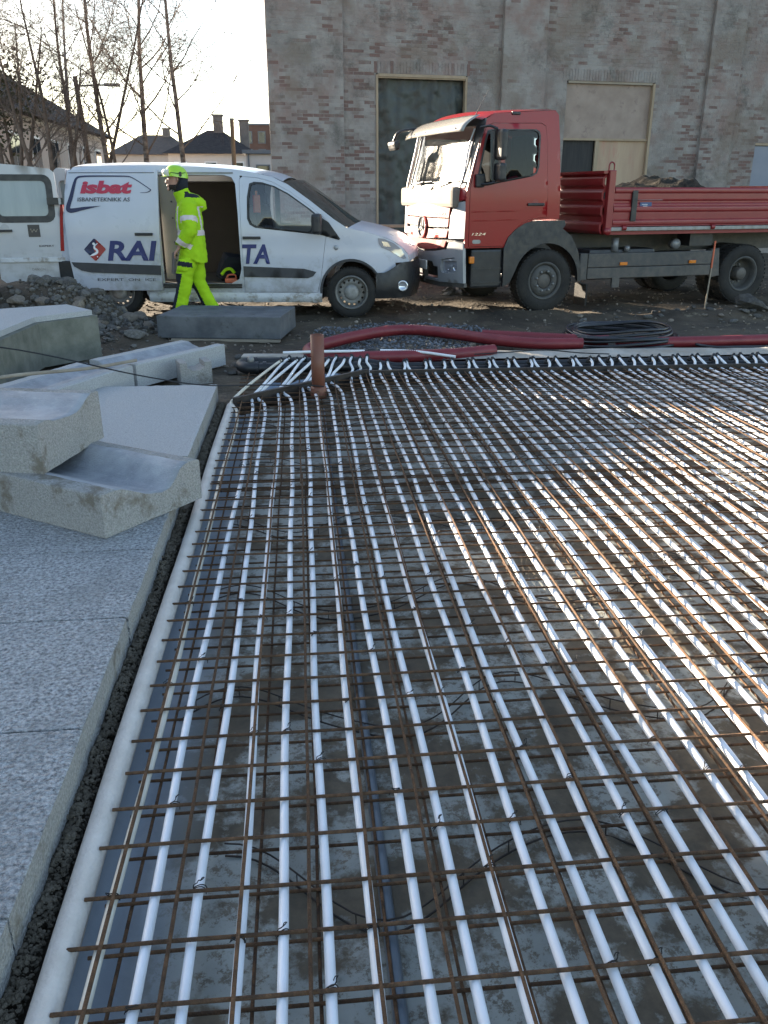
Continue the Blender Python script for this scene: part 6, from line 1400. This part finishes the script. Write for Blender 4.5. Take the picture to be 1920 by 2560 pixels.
def hd_mat(c): return 1 if (c.z < 1.648 and c.x > -.185 and not (1.63 < c.z < 1.645 and c.x < -.18)) or (c.x > -.06 and c.z > 1.66) else 0
head = remesh(hd, 'head', ['skin', 'beard'], per, .006, 2, hd_mat)
for s in (-1, 1): MB().lathe([(0, -.012), (.009, -.008), (.012, 0), (.009, .008), (0, .012)], 10, origin=(-.168, s * .033, 1.718)).obj('eye', 'white_plain', head)
bl_ = MB(); ring_loft(bl_, [((-.045, 0, 1.56), (.085, .072), (0, 0, 1), (-1, 0, 0)), ((-.03, 0, 1.66), (.075, .082), (0, 0, 1), (-1, 0, 0)), ((-.035, 0, 1.76), (.085, .084), (0, 0, 1), (-1, 0, 0))]); bl_.obj('balaclava', 'cloth_navy', per)
# helmet with brim, lamp goggles and strap
hm = MB()
def hel(u, v):
    a = 2 * math.pi * u; p = v * math.pi / 2; r_ = math.cos(p) ** .8; rx = .142 if math.cos(a) > 0 else .135
    return (-.085 + rx * r_ * math.cos(a), .112 * r_ * math.sin(a), 1.735 + .03 * (math.cos(a) > .3) * 0 + (.135 * math.sin(p)) - .02 * math.cos(a) * (1 - v))
hm.grid(36, 12, hel); ho = hm.obj('helmet', 'hivis_helmet', per)
MB().grid(24, 3, lambda u, v: (-.085 - (.130 + .05 * v) * math.cos(R(-75 + 150 * u)), .112 * (1 + .18 * v) * math.sin(R(-75 + 150 * u)), 1.752 - .012 * v)).obj('brim', 'hivis_helmet', ho)
MB().grid(20, 6, lambda u, v: (-.088 - (.148 + .018 * math.sin(v * 3.14)) * math.cos(R(-62 + 124 * u)), .128 * math.sin(R(-62 + 124 * u)), 1.745 + .075 * v)).obj('goggles', 'goggle_clear', ho)
MB().tube([(-.145, -.100, 1.785), (-.05, -.117, 1.77), (.03, -.098, 1.78)], .004, 5).obj('goggle_strap', 'cloth_navy', ho)
MB().box((-.03, -.112, 1.765), (.03, .014, .05), bev=.005).obj('strap_clip', 'black_plastic', ho); MB().tube(spline([(-.03, -.105, 1.75), (-.06, -.088, 1.68), (-.13, -.05, 1.592), (-.15, 0, 1.575)], 4), .006, 5).obj('chin_strap', 'black_plastic', ho)
# clipboard carried at the far side
b = MB(); b.box((0, 0, 0), (.02, .20, .26), rz=.3, ry=.12, bev=.004); o = link('clipboard', b.mesh('clipboard', 'interior_beige'), None, tuple(PO + Vector((-.225, .15, .72)))); tag(o, 'pale clipboard held low at the worker far side', 'clipboard')

bpy.data.scenes.remove(TMP)
